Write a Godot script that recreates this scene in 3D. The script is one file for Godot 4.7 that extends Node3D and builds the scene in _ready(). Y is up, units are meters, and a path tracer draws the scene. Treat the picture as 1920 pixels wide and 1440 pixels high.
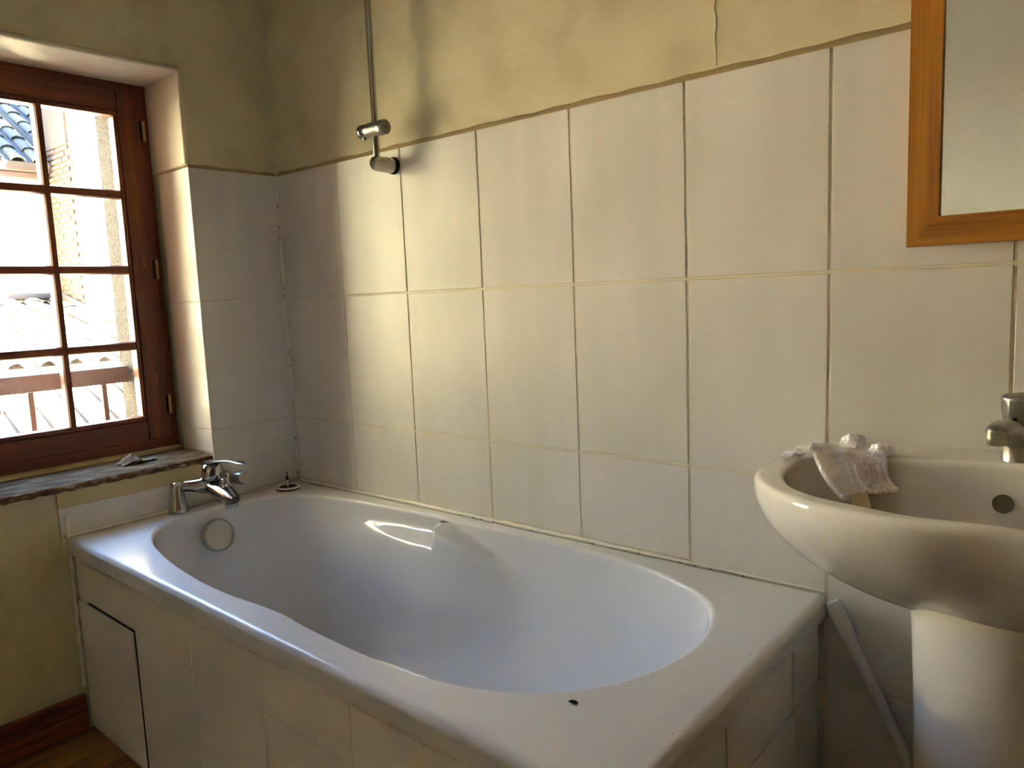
extends Node3D
# A bathroom corner: window wall at x = 0, tiled wall at z = 0, floor at y = 0.

const RIM := 0.535          # top of the bath rim
const TILE_TOP := 1.5205
var M := {}
var used := {}
var rng := RandomNumberGenerator.new()


# ---------------------------------------------------------------- mesh builder
class MB:
	var v := PackedVector3Array()
	var n := PackedVector3Array()
	var uv := PackedVector2Array()
	var ix := PackedInt32Array()

	func vert(p: Vector3, nn: Vector3, t := Vector2.ZERO) -> int:
		v.append(p)
		n.append(nn)
		uv.append(t)
		return v.size() - 1

	func tri(a: int, b: int, c: int) -> void:
		var g := (v[b] - v[a]).cross(v[c] - v[a])
		if g.dot(n[a] + n[b] + n[c]) > 0.0:
			ix.append_array([a, c, b])
		else:
			ix.append_array([a, b, c])

	func quad(a: int, b: int, c: int, d: int) -> void:
		tri(a, b, c)
		tri(a, c, d)

	func face(p: Array, nn: Vector3) -> void:
		var k: Array = []
		for q in p:
			k.append(vert(q, nn))
		for i in range(1, k.size() - 1):
			tri(k[0], k[i], k[i + 1])

	# a box with small rounded edges; c = centre
	func box(c: Vector3, s: Vector3, b := 0.0, basis := Basis()) -> MB:
		var h := s * 0.5
		b = minf(b, minf(h.x, minf(h.y, h.z)) * 0.9)
		if b <= 0.0:
			b = 0.0
		var id := {}
		for sx in [-1, 1]:
			for sy in [-1, 1]:
				for sz in [-1, 1]:
					var sg := Vector3(sx, sy, sz)
					for ax in 3:
						var p := Vector3()
						for k in 3:
							p[k] = sg[k] * (h[k] if k == ax else h[k] - b)
						var nn := Vector3()
						nn[ax] = sg[ax]
						id[[sx, sy, sz, ax]] = vert(c + basis * p, basis * nn)
		for ax in 3:
			var a1 := (ax + 1) % 3
			var a2 := (ax + 2) % 3
			for s0 in [-1, 1]:
				var q: Array = []
				for w in [[-1, -1], [1, -1], [1, 1], [-1, 1]]:
					var k := [0, 0, 0, ax]
					k[ax] = s0
					k[a1] = w[0]
					k[a2] = w[1]
					q.append(id[k])
				quad(q[0], q[1], q[2], q[3])
		if b > 0.0:
			for ax in 3:
				var a1 := (ax + 1) % 3
				var a2 := (ax + 2) % 3
				for w in [[-1, -1], [1, -1], [1, 1], [-1, 1]]:
					var q: Array = []
					for e in [[-1, a1], [1, a1], [1, a2], [-1, a2]]:
						var k := [0, 0, 0, e[1]]
						k[ax] = e[0]
						k[a1] = w[0]
						k[a2] = w[1]
						q.append(id[k])
					quad(q[0], q[1], q[2], q[3])
			for sx in [-1, 1]:
				for sy in [-1, 1]:
					for sz in [-1, 1]:
						tri(id[[sx, sy, sz, 0]], id[[sx, sy, sz, 1]], id[[sx, sy, sz, 2]])
		return self

	func span(a: Vector3, b: Vector3, bevel := 0.0) -> MB:
		return box((a + b) * 0.5, (b - a).abs(), bevel)

	# profile of (radius, height) turned round the y axis of xf
	func lathe(prof: Array, xf := Transform3D(), segs := 32) -> MB:
		for i in prof.size() - 1:
			var p: Vector2 = prof[i]
			var q: Vector2 = prof[i + 1]
			if p.distance_to(q) < 1e-6:
				continue
			var na := _pn(prof, i, i)
			var nb := _pn(prof, i + 1, i)
			var first := v.size()
			for k in segs + 1:
				var a := TAU * k / segs
				var cs := cos(a)
				var sn := sin(a)
				vert(xf * Vector3(p.x * cs, p.y, p.x * sn), (xf.basis * Vector3(na.x * cs, na.y, na.x * sn)).normalized(), Vector2(float(k) / segs, p.y))
				vert(xf * Vector3(q.x * cs, q.y, q.x * sn), (xf.basis * Vector3(nb.x * cs, nb.y, nb.x * sn)).normalized(), Vector2(float(k) / segs, q.y))
			for k in segs:
				var o := first + 2 * k
				quad(o, o + 1, o + 3, o + 2)
		return self

	func _pn(prof: Array, at: int, seg: int) -> Vector2:
		var d: Vector2 = (prof[seg + 1] - prof[seg]).normalized()
		var nn := Vector2(d.y, -d.x)
		var other := seg + 1 if at > seg else seg - 1
		if other >= 0 and other < prof.size() - 1:
			var e: Vector2 = (prof[other + 1] - prof[other]).normalized()
			if e.dot(d) > 0.72:
				nn = (nn + Vector2(e.y, -e.x)).normalized()
		return nn

	# an elliptical section swept along points; rad = half width across, half height
	func sweep(pts: Array, rad: Array, segs := 16, caps := true, up := Vector3.UP) -> MB:
		var rings: Array = []
		var axis: Array = []
		for i in pts.size():
			var a: Vector3 = pts[maxi(i - 1, 0)]
			var b: Vector3 = pts[mini(i + 1, pts.size() - 1)]
			var d := (b - a).normalized()
			var side := d.cross(up)
			side = side.normalized() if side.length() > 1e-4 else d.cross(Vector3.RIGHT).normalized()
			var top := side.cross(d).normalized()
			axis.append(d)
			var r: Vector2 = rad[i]
			var ring: Array = []
			for k in segs + 1:
				var t := TAU * k / segs
				var off := side * cos(t) * r.x + top * sin(t) * r.y
				var nn := (side * cos(t) / maxf(r.x, 1e-5) + top * sin(t) / maxf(r.y, 1e-5)).normalized()
				ring.append(vert(pts[i] + off, nn, Vector2(float(k) / segs, i)))
			rings.append(ring)
		for i in pts.size() - 1:
			for k in segs:
				quad(rings[i][k], rings[i][k + 1], rings[i + 1][k + 1], rings[i + 1][k])
		if caps:
			for e in [0, pts.size() - 1]:
				var nn: Vector3 = axis[e] * (-1.0 if e == 0 else 1.0)
				var c := vert(pts[e], nn)
				var ids: Array = []
				for k in segs + 1:
					ids.append(vert(v[rings[e][k]], nn))
				for k in segs:
					tri(c, ids[k], ids[k + 1])
		return self

	func tube(pts: Array, r: float, segs := 14, caps := true) -> MB:
		var rad: Array = []
		for p in pts:
			rad.append(Vector2(r, r))
		return sweep(pts, rad, segs, caps)

	# rows of points [i][j]; normals from the neighbours; wrap joins the ends of j
	func sheet(p: Array, wrap := false, flip := 1.0) -> MB:
		var ni := p.size()
		var nj: int = p[0].size()
		var first := v.size()
		for i in ni:
			for j in nj:
				var du: Vector3 = p[mini(i + 1, ni - 1)][j] - p[maxi(i - 1, 0)][j]
				var jb := (j + 1) % nj if wrap else mini(j + 1, nj - 1)
				var ja := (j - 1 + nj) % nj if wrap else maxi(j - 1, 0)
				var dv: Vector3 = p[i][jb] - p[i][ja]
				var nn := du.cross(dv)
				if nn.length() < 1e-12:
					nn = Vector3.UP
				vert(p[i][j], nn.normalized() * flip, Vector2(float(j) / nj, float(i) / ni))
		for i in ni - 1:
			for j in (nj if wrap else nj - 1):
				var k := (j + 1) % nj
				quad(first + i * nj + j, first + i * nj + k, first + (i + 1) * nj + k, first + (i + 1) * nj + j)
		return self

	# polygon in x, y pushed through depth along z of xf
	func prism(poly: PackedVector2Array, depth: float, xf := Transform3D()) -> MB:
		var t := Geometry2D.triangulate_polygon(poly)
		for s in [0.0, 1.0]:
			var nn := xf.basis * Vector3(0, 0, 1.0 if s > 0.5 else -1.0)
			var o := v.size()
			for q in poly:
				vert(xf * Vector3(q.x, q.y, s * depth), nn)
			for k in range(0, t.size(), 3):
				tri(o + t[k], o + t[k + 1], o + t[k + 2])
		var area := 0.0
		for k in poly.size():
			area += poly[k].cross(poly[(k + 1) % poly.size()])
		for k in poly.size():
			var a := poly[k]
			var b := poly[(k + 1) % poly.size()]
			var d := (b - a).normalized() * signf(area)
			var nn := xf.basis * Vector3(d.y, -d.x, 0)
			face([xf * Vector3(a.x, a.y, 0), xf * Vector3(b.x, b.y, 0), xf * Vector3(b.x, b.y, depth), xf * Vector3(a.x, a.y, depth)], nn)
		return self

	func mesh(mat: Material, off := Vector3.ZERO) -> ArrayMesh:
		var w := v.duplicate()
		if off != Vector3.ZERO:
			for i in w.size():
				w[i] -= off
		var a := []
		a.resize(Mesh.ARRAY_MAX)
		a[Mesh.ARRAY_VERTEX] = w
		a[Mesh.ARRAY_NORMAL] = n
		a[Mesh.ARRAY_TEX_UV] = uv
		a[Mesh.ARRAY_INDEX] = ix
		var m := ArrayMesh.new()
		m.add_surface_from_arrays(Mesh.PRIMITIVE_TRIANGLES, a)
		m.surface_set_material(0, mat)
		return m


# ---------------------------------------------------------------- naming
func fresh(called: String) -> String:
	var k: int = used.get(called, 0)
	used[called] = k + 1
	return called if k == 0 else "%s_%03d" % [called, k]


func thing(called: String, label: String, category: String, at := Vector3.ZERO, group := "") -> Node3D:
	var o := Node3D.new()
	o.name = fresh(called)
	add_child(o, true)
	o.position = at
	o.set_meta("label", label)
	o.set_meta("category", category)
	if group:
		o.set_meta("group", group)
	return o


func setting(called: String, label: String, category: String, at := Vector3.ZERO) -> Node3D:
	var o := thing(called, label, category, at)
	o.set_meta("kind", "structure")
	return o


func root_of(o: Node3D) -> Vector3:
	var p := Vector3.ZERO
	var k: Node = o
	while k is Node3D and k != self:
		p += (k as Node3D).position
		k = k.get_parent()
	return p


# one part, its vertices given in world axes
func part(called: String, mb: MB, mat: Material, parent: Node3D, label := "") -> MeshInstance3D:
	var o := MeshInstance3D.new()
	o.name = called
	o.mesh = mb.mesh(mat, root_of(parent))
	o.cast_shadow = GeometryInstance3D.SHADOW_CASTING_SETTING_ON
	parent.add_child(o, true)
	if label:
		o.set_meta("label", label)
	return o


func piece(called: String, mesh: Mesh, parent: Node3D, at: Vector3, basis := Basis()) -> MeshInstance3D:
	var o := MeshInstance3D.new()
	o.name = called
	o.mesh = mesh
	o.transform = Transform3D(basis, at - root_of(parent))
	parent.add_child(o, true)
	return o


# ---------------------------------------------------------------- materials
func mat(c: Color, rough := 0.6, metal := 0.0, spec := 0.5) -> StandardMaterial3D:
	var m := StandardMaterial3D.new()
	m.albedo_color = c
	m.roughness = rough
	m.metallic = metal
	m.metallic_specular = spec
	return m


func noise(freq: float, oct := 4, type := FastNoiseLite.TYPE_SIMPLEX_SMOOTH, sd := 1) -> FastNoiseLite:
	var f := FastNoiseLite.new()
	f.noise_type = type
	f.frequency = freq
	f.fractal_octaves = oct
	f.seed = sd
	return f


func noise_tex(f: FastNoiseLite, size := 512, ramp: Array = [], normal := 0.0) -> NoiseTexture2D:
	var t := NoiseTexture2D.new()
	t.width = size
	t.height = size
	t.seamless = true
	t.noise = f
	if ramp:
		var g := Gradient.new()
		var offs := PackedFloat32Array()
		var cols := PackedColorArray()
		for r in ramp:
			offs.append(r[0])
			cols.append(r[1])
		g.offsets = offs
		g.colors = cols
		t.color_ramp = g
	if normal > 0.0:
		t.as_normal_map = true
		t.bump_strength = normal
	return t


func tri_mat(m: StandardMaterial3D, tex: Texture2D, scale: Vector3, world := true) -> StandardMaterial3D:
	m.albedo_texture = tex
	m.uv1_triplanar = true
	m.uv1_world_triplanar = world
	m.uv1_scale = scale
	return m


func bump(m: StandardMaterial3D, tex: Texture2D, s := 1.0) -> StandardMaterial3D:
	m.normal_enabled = true
	m.normal_texture = tex
	m.normal_scale = s
	return m


func grain(sd: int, dark: Color, mid: Color, light: Color) -> ImageTexture:
	# straight wood grain running along u
	var f := noise(0.02, 3, FastNoiseLite.TYPE_SIMPLEX_SMOOTH, sd)
	var g := noise(0.09, 2, FastNoiseLite.TYPE_SIMPLEX_SMOOTH, sd + 7)
	var w := 512
	var im := Image.create(w, 256, false, Image.FORMAT_RGB8)
	for y in 256:
		for x in w:
			# blend two copies so that the picture repeats along u
			var t := float(x) / w
			var a := f.get_noise_2d(x * 0.12, y * 1.6) + 0.5 * g.get_noise_2d(x * 0.08, y * 2.6)
			var b := f.get_noise_2d((x - w) * 0.12, y * 1.6) + 0.5 * g.get_noise_2d((x - w) * 0.08, y * 2.6)
			var k := clampf(0.5 + 0.75 * lerpf(a, b, t), 0.0, 1.0)
			im.set_pixel(x, y, dark.lerp(mid, k * 2.0) if k < 0.5 else mid.lerp(light, k * 2.0 - 1.0))
	return ImageTexture.create_from_image(im)


func specks(sd: int, base: Color, ink: Color, count: int, lo: int, hi: int) -> ImageTexture:
	var r := RandomNumberGenerator.new()
	r.seed = sd
	var s := 1024
	var im := Image.create(s, s, false, Image.FORMAT_RGB8)
	im.fill(base)
	for k in count:
		var cx := r.randi_range(8, s - 8)
		var cy := r.randi_range(8, s - 8)
		var rad := r.randi_range(lo, hi)
		if r.randf() < 0.85:
			rad = lo
		var f := r.randf_range(0.25, 0.9)
		for y in range(-rad, rad + 1):
			for x in range(-rad, rad + 1):
				if x * x + y * y <= rad * rad:
					im.set_pixel(cx + x, cy + y, base.lerp(ink, f))
	return ImageTexture.create_from_image(im)


func make_materials() -> void:
	var plaster_n := noise_tex(noise(0.02, 5, FastNoiseLite.TYPE_PERLIN, 5), 512, [], 5.0)
	var plaster_c := noise_tex(noise(0.006, 4, FastNoiseLite.TYPE_SIMPLEX_SMOOTH, 3), 512, [[0.0, Color(0.80, 0.76, 0.615)], [0.45, Color(0.845, 0.81, 0.67)], [1.0, Color(0.87, 0.84, 0.70)]])
	M.plaster = bump(tri_mat(mat(Color.WHITE, 0.75), plaster_c, Vector3.ONE * 1.3), plaster_n, 0.55)
	M.plaster_back = mat(Color(0.94, 0.94, 0.92), 0.8)
	M.jamb = mat(Color(0.30, 0.17, 0.09), 0.6)  # dark wood shared by the added jamb lining, panelling and door
	M.plaster_dark = mat(Color(0.46, 0.38, 0.27), 0.8)
	M.plaster_white = bump(mat(Color(0.86, 0.83, 0.75), 0.7), plaster_n, 0.4)
	M.plaster_white.uv1_triplanar = true
	M.plaster_white.uv1_world_triplanar = true
	M.plaster_white.uv1_scale = Vector3.ONE * 1.7
	var film := noise_tex(noise(0.01, 3, FastNoiseLite.TYPE_SIMPLEX_SMOOTH, 9), 256, [[0.0, Color(0.86, 0.85, 0.81)], [1.0, Color(0.90, 0.89, 0.86)]])
	M.tile = tri_mat(mat(Color.WHITE, 0.34, 0.0, 0.45), film, Vector3.ONE * 1.4)
	var streak := noise_tex(noise(0.02, 4, FastNoiseLite.TYPE_SIMPLEX_SMOOTH, 77), 512, [[0.0, Color(0.62, 0.62, 0.62)], [0.5, Color(0.8, 0.8, 0.8)], [1.0, Color(1, 1, 1)]])
	M.tile.roughness = 0.44
	M.tile.roughness_texture = streak
	M.tile.uv1_scale = Vector3(2.6, 0.35, 2.6)
	M.grout = mat(Color(0.89, 0.85, 0.745), 0.55)
	M.grout_apron = mat(Color(0.95, 0.935, 0.88), 0.5)
	M.tile_dirty = tri_mat(mat(Color.WHITE, 0.4, 0.0, 0.4), specks(4, Color(0.88, 0.87, 0.84), Color(0.32, 0.28, 0.2), 210, 1, 2), Vector3.ONE * 2.0)
	M.tile_apron = mat(Color(0.95, 0.94, 0.90), 0.4)
	M.acrylic = mat(Color(0.89, 0.89, 0.885), 0.09, 0.0, 0.5)
	M.rim = tri_mat(mat(Color.WHITE, 0.3, 0.0, 0.5), specks(11, Color(0.89, 0.88, 0.86), Color(0.5, 0.45, 0.38), 160, 1, 2), Vector3.ONE * 1.6)
	M.ceramic = mat(Color(0.88, 0.86, 0.81), 0.13, 0.0, 0.5)
	M.caulk = mat(Color(0.94, 0.92, 0.87), 0.45)
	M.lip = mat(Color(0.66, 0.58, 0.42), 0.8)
	M.crack = mat(Color(0.52, 0.45, 0.33), 0.9)
	M.caulk_dark = mat(Color(0.36, 0.3, 0.22), 0.7)
	M.chrome = mat(Color(0.72, 0.71, 0.70), 0.13, 1.0)
	M.chrome_dull = mat(Color(0.68, 0.67, 0.64), 0.32, 1.0)
	M.chrome_flat = mat(Color(0.66, 0.66, 0.64), 0.30, 1.0)
	M.rubber = mat(Color(0.03, 0.03, 0.03), 0.6)
	M.worn = mat(Color(0.74, 0.72, 0.66), 0.3, 1.0)
	M.brass = mat(Color(0.78, 0.66, 0.42), 0.4, 1.0)
	M.hole = mat(Color(0.40, 0.36, 0.27), 0.5)
	M.pvc = mat(Color(0.87, 0.87, 0.86), 0.4)
	M.gap = mat(Color(0.1, 0.06, 0.03), 0.8)
	M.mirror = mat(Color(0.9, 0.92, 0.9), 0.02, 1.0)
	M.glass = mat(Color(0.95, 0.97, 0.96, 0.05), 0.02)
	M.glass.transparency = BaseMaterial3D.TRANSPARENCY_ALPHA
	var red := grain(21, Color(0.33, 0.15, 0.06), Color(0.45, 0.21, 0.085), Color(0.55, 0.28, 0.12))
	M.wood_z = tri_mat(mat(Color.WHITE, 0.42), red, Vector3(2.0, 6.0, 2.0), true)
	M.wood_y = mat(Color.WHITE, 0.42)          # grain along y: given by uv
	M.wood_y.albedo_texture = red
	var pine := grain(33, Color(0.52, 0.32, 0.06), Color(0.68, 0.44, 0.095), Color(0.76, 0.53, 0.16))
	M.pine = tri_mat(mat(Color.WHITE, 0.4), pine, Vector3(2.0, 14.0, 2.0), true)
	M.pine_y = mat(Color.WHITE, 0.4)
	M.pine_y.albedo_texture = pine
	var skirt := grain(45, Color(0.36, 0.17, 0.07), Color(0.54, 0.28, 0.12), Color(0.64, 0.36, 0.17))
	M.skirting = tri_mat(mat(Color.WHITE, 0.5), skirt, Vector3(1.2, 5.0, 1.2))
	var board := grain(57, Color(0.42, 0.26, 0.10), Color(0.60, 0.41, 0.17), Color(0.70, 0.52, 0.26))
	M.floor = mat(Color.WHITE, 0.45)
	M.floor.albedo_texture = board
	var worn := noise_tex(noise(0.03, 4, FastNoiseLite.TYPE_SIMPLEX_SMOOTH, 14), 512, [[0.0, Color(0.26, 0.15, 0.06)], [0.42, Color(0.42, 0.26, 0.11)], [0.62, Color(0.50, 0.36, 0.2)], [0.7, Color(0.72, 0.66, 0.56)], [1.0, Color(0.76, 0.71, 0.62)]])
	M.sill_edge = tri_mat(mat(Color.WHITE, 0.7), worn, Vector3(3, 3, 1.2))
	var dusty := noise_tex(noise(0.02, 4, FastNoiseLite.TYPE_SIMPLEX_SMOOTH, 18), 512, [[0.0, Color(0.30, 0.23, 0.15)], [0.5, Color(0.44, 0.38, 0.29)], [1.0, Color(0.58, 0.52, 0.43)]])
	M.sill_top = tri_mat(mat(Color.WHITE, 0.8, 0.0, 0.15), dusty, Vector3(3, 3, 1.0))
	M.strip = mat(Color(0.80, 0.73, 0.54), 0.7)
	M.paper = mat(Color(0.50, 0.45, 0.34), 0.9)
	M.knit = bump(mat(Color(0.97, 0.955, 0.965), 0.9), noise_tex(noise(0.09, 3, FastNoiseLite.TYPE_CELLULAR, 2), 256, [], 8.0), 0.8)
	M.knit.uv1_triplanar = true
	M.knit.uv1_scale = Vector3.ONE * 9.0
	M.tag = mat(Color(0.85, 0.80, 0.66), 0.7)
	# outside
	var rough_n := noise_tex(noise(0.05, 4, FastNoiseLite.TYPE_SIMPLEX_SMOOTH, 8), 512, [], 10.0)
	M.roughcast = bump(tri_mat(mat(Color.WHITE, 0.9), noise_tex(noise(0.05, 3, FastNoiseLite.TYPE_SIMPLEX_SMOOTH, 8), 512, [[0.0, Color(0.15, 0.14, 0.095)], [0.5, Color(0.23, 0.215, 0.15)], [1.0, Color(0.30, 0.275, 0.2)]]), Vector3.ONE * 4.0), rough_n, 1.0)
	M.added_gable_render = mat(Color(0.45, 0.44, 0.36), 0.9)
	M.facade = bump(mat(Color(0.90, 0.885, 0.78), 0.9), rough_n, 0.3)
	M.facade.uv1_triplanar = true
	M.facade.uv1_world_triplanar = true
	var bricks := [Color(0.125, 0.075, 0.05), Color(0.14, 0.09, 0.057), Color(0.105, 0.065, 0.05), Color(0.15, 0.105, 0.07)]
	for k in 4:
		M["brick%d" % k] = mat(bricks[k], 0.9)
		M["canal%d" % k] = mat([Color(0.84, 0.76, 0.65), Color(0.80, 0.71, 0.6), Color(0.82, 0.75, 0.66), Color(0.76, 0.66, 0.55)][k], 0.85)
		M["grey_tile%d" % k] = mat([Color(0.165, 0.15, 0.125), Color(0.20, 0.18, 0.14), Color(0.145, 0.135, 0.12), Color(0.22, 0.20, 0.10)][k], 0.8)
	M.mortar = mat(Color(0.21, 0.18, 0.125), 0.95)
	M.channel_shade = mat(Color(0.05, 0.045, 0.032), 0.9)  # near-black bed: shade between the roof tiles put into the colour
	M.slate_bed = mat(Color(0.08, 0.08, 0.075), 0.9)
	M.lichen = tri_mat(mat(Color.WHITE, 0.95), noise_tex(noise(0.04, 4, FastNoiseLite.TYPE_SIMPLEX_SMOOTH, 31), 512, [[0.0, Color(0.10, 0.095, 0.08)], [0.5, Color(0.14, 0.125, 0.085)], [0.75, Color(0.18, 0.15, 0.05)], [1.0, Color(0.21, 0.175, 0.055)]]), Vector3.ONE * 1.2)
	M.oak = mat(Color(0.16, 0.095, 0.04), 0.7)
	M.zinc = mat(Color(0.10, 0.10, 0.10), 0.6, 0.0)
	M.iron = tri_mat(mat(Color.WHITE, 0.7), noise_tex(noise(0.12, 3, FastNoiseLite.TYPE_SIMPLEX_SMOOTH, 41), 512, [[0.0, Color(0.22, 0.19, 0.18)], [0.55, Color(0.40, 0.36, 0.35)], [1.0, Color(0.72, 0.66, 0.63)]]), Vector3.ONE * 5.0)
	M.ground = mat(Color(0.72, 0.69, 0.62), 0.95)


# ---------------------------------------------------------------- scene
func _ready() -> void:
	rng.seed = 12345
	# camera
	var cam := Camera3D.new()
	cam.name = "camera"
	cam.fov = 54.350143
	cam.near = 0.02
	cam.far = 200.0
	var b := Basis(Vector3.UP, 0.6994117) * Basis(Vector3.RIGHT, -0.1192250) * Basis(Vector3.BACK, -0.0413245)
	cam.transform = Transform3D(b, Vector3(2.1262756, 1.116492, 1.4035232))
	add_child(cam)
	cam.make_current()
	# sky, exposure
	var env := Environment.new()
	env.background_mode = Environment.BG_SKY
	var sk := ProceduralSkyMaterial.new()
	sk.sky_top_color = Color(0.53, 0.65, 0.84)
	sk.sky_horizon_color = Color(0.80, 0.86, 0.93)
	sk.ground_horizon_color = Color(0.6, 0.58, 0.52)
	sk.ground_bottom_color = Color(0.45, 0.42, 0.38)
	sk.sky_energy_multiplier = 0.8
	sk.ground_energy_multiplier = 0.6
	var sky := Sky.new()
	sky.sky_material = sk
	env.sky = sky
	env.tonemap_mode = Environment.TONE_MAPPER_LINEAR
	env.tonemap_exposure = 74.0
	env.sdfgi_enabled = true
	env.ssao_enabled = true
	env.ssil_enabled = true
	var we := WorldEnvironment.new()
	we.name = "world_environment"
	we.environment = env
	add_child(we)
	# sun: stands behind this house, on the right, and lights the houses opposite
	var sun := DirectionalLight3D.new()
	sun.name = "sun"
	sun.light_color = Color(1.0, 0.975, 0.93)
	sun.light_energy = 4.0
	sun.light_angular_distance = 0.5
	sun.shadow_enabled = true
	add_child(sun)
	sun.look_at_from_position(Vector3.ZERO, -Vector3(0.58, 0.62, -0.48))

	make_materials()
	build_room()
	build_window()
	build_bath()
	build_basin()
	build_mirror()
	build_rail()
	build_mixer()
	build_small_things()
	build_outside()


func tile_mesh(w: float, h: float, m: Material, axis := 2, gap := 0.0055, depth := 0.008) -> ArrayMesh:
	var s := Vector3(w - gap, h - gap, depth)
	if axis == 0:
		s = Vector3(depth, h - gap, w - gap)
	return MB.new().box(Vector3.ZERO, s, 0.0011).mesh(m)


const ROWS := [1.5205, 1.133, 0.747, 0.360, -0.027]


func build_room() -> void:
	# floor of boards that run along z
	var fl := setting("floor", "worn yellowish wooden floorboards beside the bath", "floor")
	part("subfloor", MB.new().span(Vector3(-0.3, -0.12, -0.25), Vector3(2.8, -0.022, 2.2)), M.gap, fl)
	var x := -0.004
	var k := 0
	while x < 2.55:
		var w := 0.118
		var mb := MB.new().box(Vector3.ZERO, Vector3(w - 0.0025, 0.022, 2.02), 0.0015)
		for i in mb.v.size():
			mb.uv[i] = Vector2(mb.v[i].z * 0.7 + k * 0.37, (mb.v[i].x + mb.v[i].y) * 2.2 + k * 0.29)
		piece("floorboard", mb.mesh(M.floor), fl, Vector3(x + w * 0.5, -0.011, 1.0))
		x += w
		k += 1
	var ce := setting("ceiling", "cream plaster ceiling above the bathroom", "ceiling")
	part("ceiling_slab", MB.new().span(Vector3(-0.42, 2.46, -0.25), Vector3(2.8, 2.7, 2.2)), M.plaster_back, ce)
	# back wall, tiled to above shoulder height
	var wb := setting("wall_back", "cream plaster wall with large white tiles behind the bath", "wall")
	part("plaster", MB.new().span(Vector3(-0.42, -0.1, -0.25), Vector3(2.8, 2.5, -0.007)), M.plaster, wb)
	part("grout", MB.new().span(Vector3(0.0, -0.01, -0.02), Vector3(2.6, TILE_TOP, -0.0016)), M.grout, wb)
	# sloping fillet on top of the tiles, a little wavy
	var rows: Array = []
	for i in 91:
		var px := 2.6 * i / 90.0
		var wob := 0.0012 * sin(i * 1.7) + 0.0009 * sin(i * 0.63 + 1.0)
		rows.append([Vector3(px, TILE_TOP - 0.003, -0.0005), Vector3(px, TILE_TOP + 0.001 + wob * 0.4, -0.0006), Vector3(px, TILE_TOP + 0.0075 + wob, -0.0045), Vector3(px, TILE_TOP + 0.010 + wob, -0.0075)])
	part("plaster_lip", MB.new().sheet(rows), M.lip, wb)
	var xs := [0.004, 0.308]
	while xs[-1] < 2.59:
		xs.append(minf(xs[-1] + 0.278, 2.6))
	for c in xs.size() - 1:
		for r in 4:
			var lo: float = ROWS[r + 1]
			var hi: float = ROWS[r]
			if xs[c + 1] < 1.72:
				if r == 3 and c < 5:
					continue
				if r == 2 and c < 5:
					lo = RIM + 0.004
			lo = maxf(lo, 0.0)
			var w: float = xs[c + 1] - xs[c]
			var m: Material = M.tile_dirty if r >= 2 and c >= 4 else M.tile
			piece("tile", tile_mesh(w, hi - lo, m), wb, Vector3(xs[c] + w * 0.5, (hi + lo) * 0.5, -0.004 + rng.randf_range(-0.0004, 0.0004)), Basis(Vector3.UP, rng.randf_range(-0.0012, 0.0012)) * Basis(Vector3.RIGHT, rng.randf_range(-0.0012, 0.0012)))
	for q in [[1.483, 1.535, 1.80, 0.0011], [1.545, 1.66, 1.80, 0.0018]]:
		var cp: Array = []
		var cr: Array = []
		for i in 16:
			cp.append(Vector3(q[0] + 0.002 * sin(i * 1.9) + 0.0012 * sin(i * 4.1), lerpf(q[1], q[2], i / 15.0), -0.0068))
			cr.append(Vector2.ONE * float(q[3]) * (0.45 + 0.55 * i / 15.0))
		part("crack", MB.new().sweep(cp, cr, 6, true, Vector3.BACK), M.crack, wb)
	# window wall: inner leaf with a wide opening, outer leaf with a narrower one
	var wl := setting("wall_left", "cream plaster window wall with white tiles beside the reveal", "wall")
	var o0 := 0.287
	var o1 := 0.905
	var top := 1.787
	var mb := MB.new()
	mb.span(Vector3(-0.26, -0.1, -0.25), Vector3(-0.007, 0.655, 2.2))
	mb.span(Vector3(-0.26, 0.655, -0.25), Vector3(-0.007, top, o0 - 0.007))
	mb.span(Vector3(-0.26, 0.655, o1 + 0.36), Vector3(-0.007, top, 2.2))
	var jamb := MB.new()
	jamb.prism(PackedVector2Array([Vector2(-0.26, -(o1 - 0.008)), Vector2(-0.007, -(o1 + 0.36)), Vector2(-0.26, -(o1 + 0.36))]), top - 0.655, Transform3D(Basis(Vector3.RIGHT, -PI * 0.5), Vector3(0, 0.655, 0)))
	mb.span(Vector3(-0.26, top, -0.25), Vector3(-0.007, 2.5, 2.2))
	part("plaster", mb, M.plaster, wl)
	part("added_jamb_lining", jamb, M.jamb, wl, "dark lining added to the unseen left jamb to cut reflected light")  # lining added on the unseen jamb, dark to keep light off the reveal
	# plaster of the reveal, above its tiles, and of the head
	var rv := MB.new()
	rv.span(Vector3(-0.26, TILE_TOP + 0.004, o0 - 0.012), Vector3(-0.001, top + 0.006, o0 + 0.005), 0.007)
	rv.span(Vector3(-0.26, top - 0.004, o0 - 0.004), Vector3(-0.001, top + 0.012, o1 + 0.36), 0.007)
	part("reveal_plaster", rv, M.plaster_white, wl, "whiter plaster round the window recess")
	var outer := MB.new()
	outer.span(Vector3(-0.42, -3.5, -4.0), Vector3(-0.262, 0.70, 5.0))
	outer.span(Vector3(-0.42, 0.70, -4.0), Vector3(-0.262, 1.74, 0.358))
	outer.span(Vector3(-0.42, 0.70, 0.842), Vector3(-0.262, 1.74, 5.0))
	outer.span(Vector3(-0.42, 1.74, -4.0), Vector3(-0.262, 3.9, 5.0))
	part("roughcast", outer, M.roughcast, wl, "olive roughcast outer face")
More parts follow.
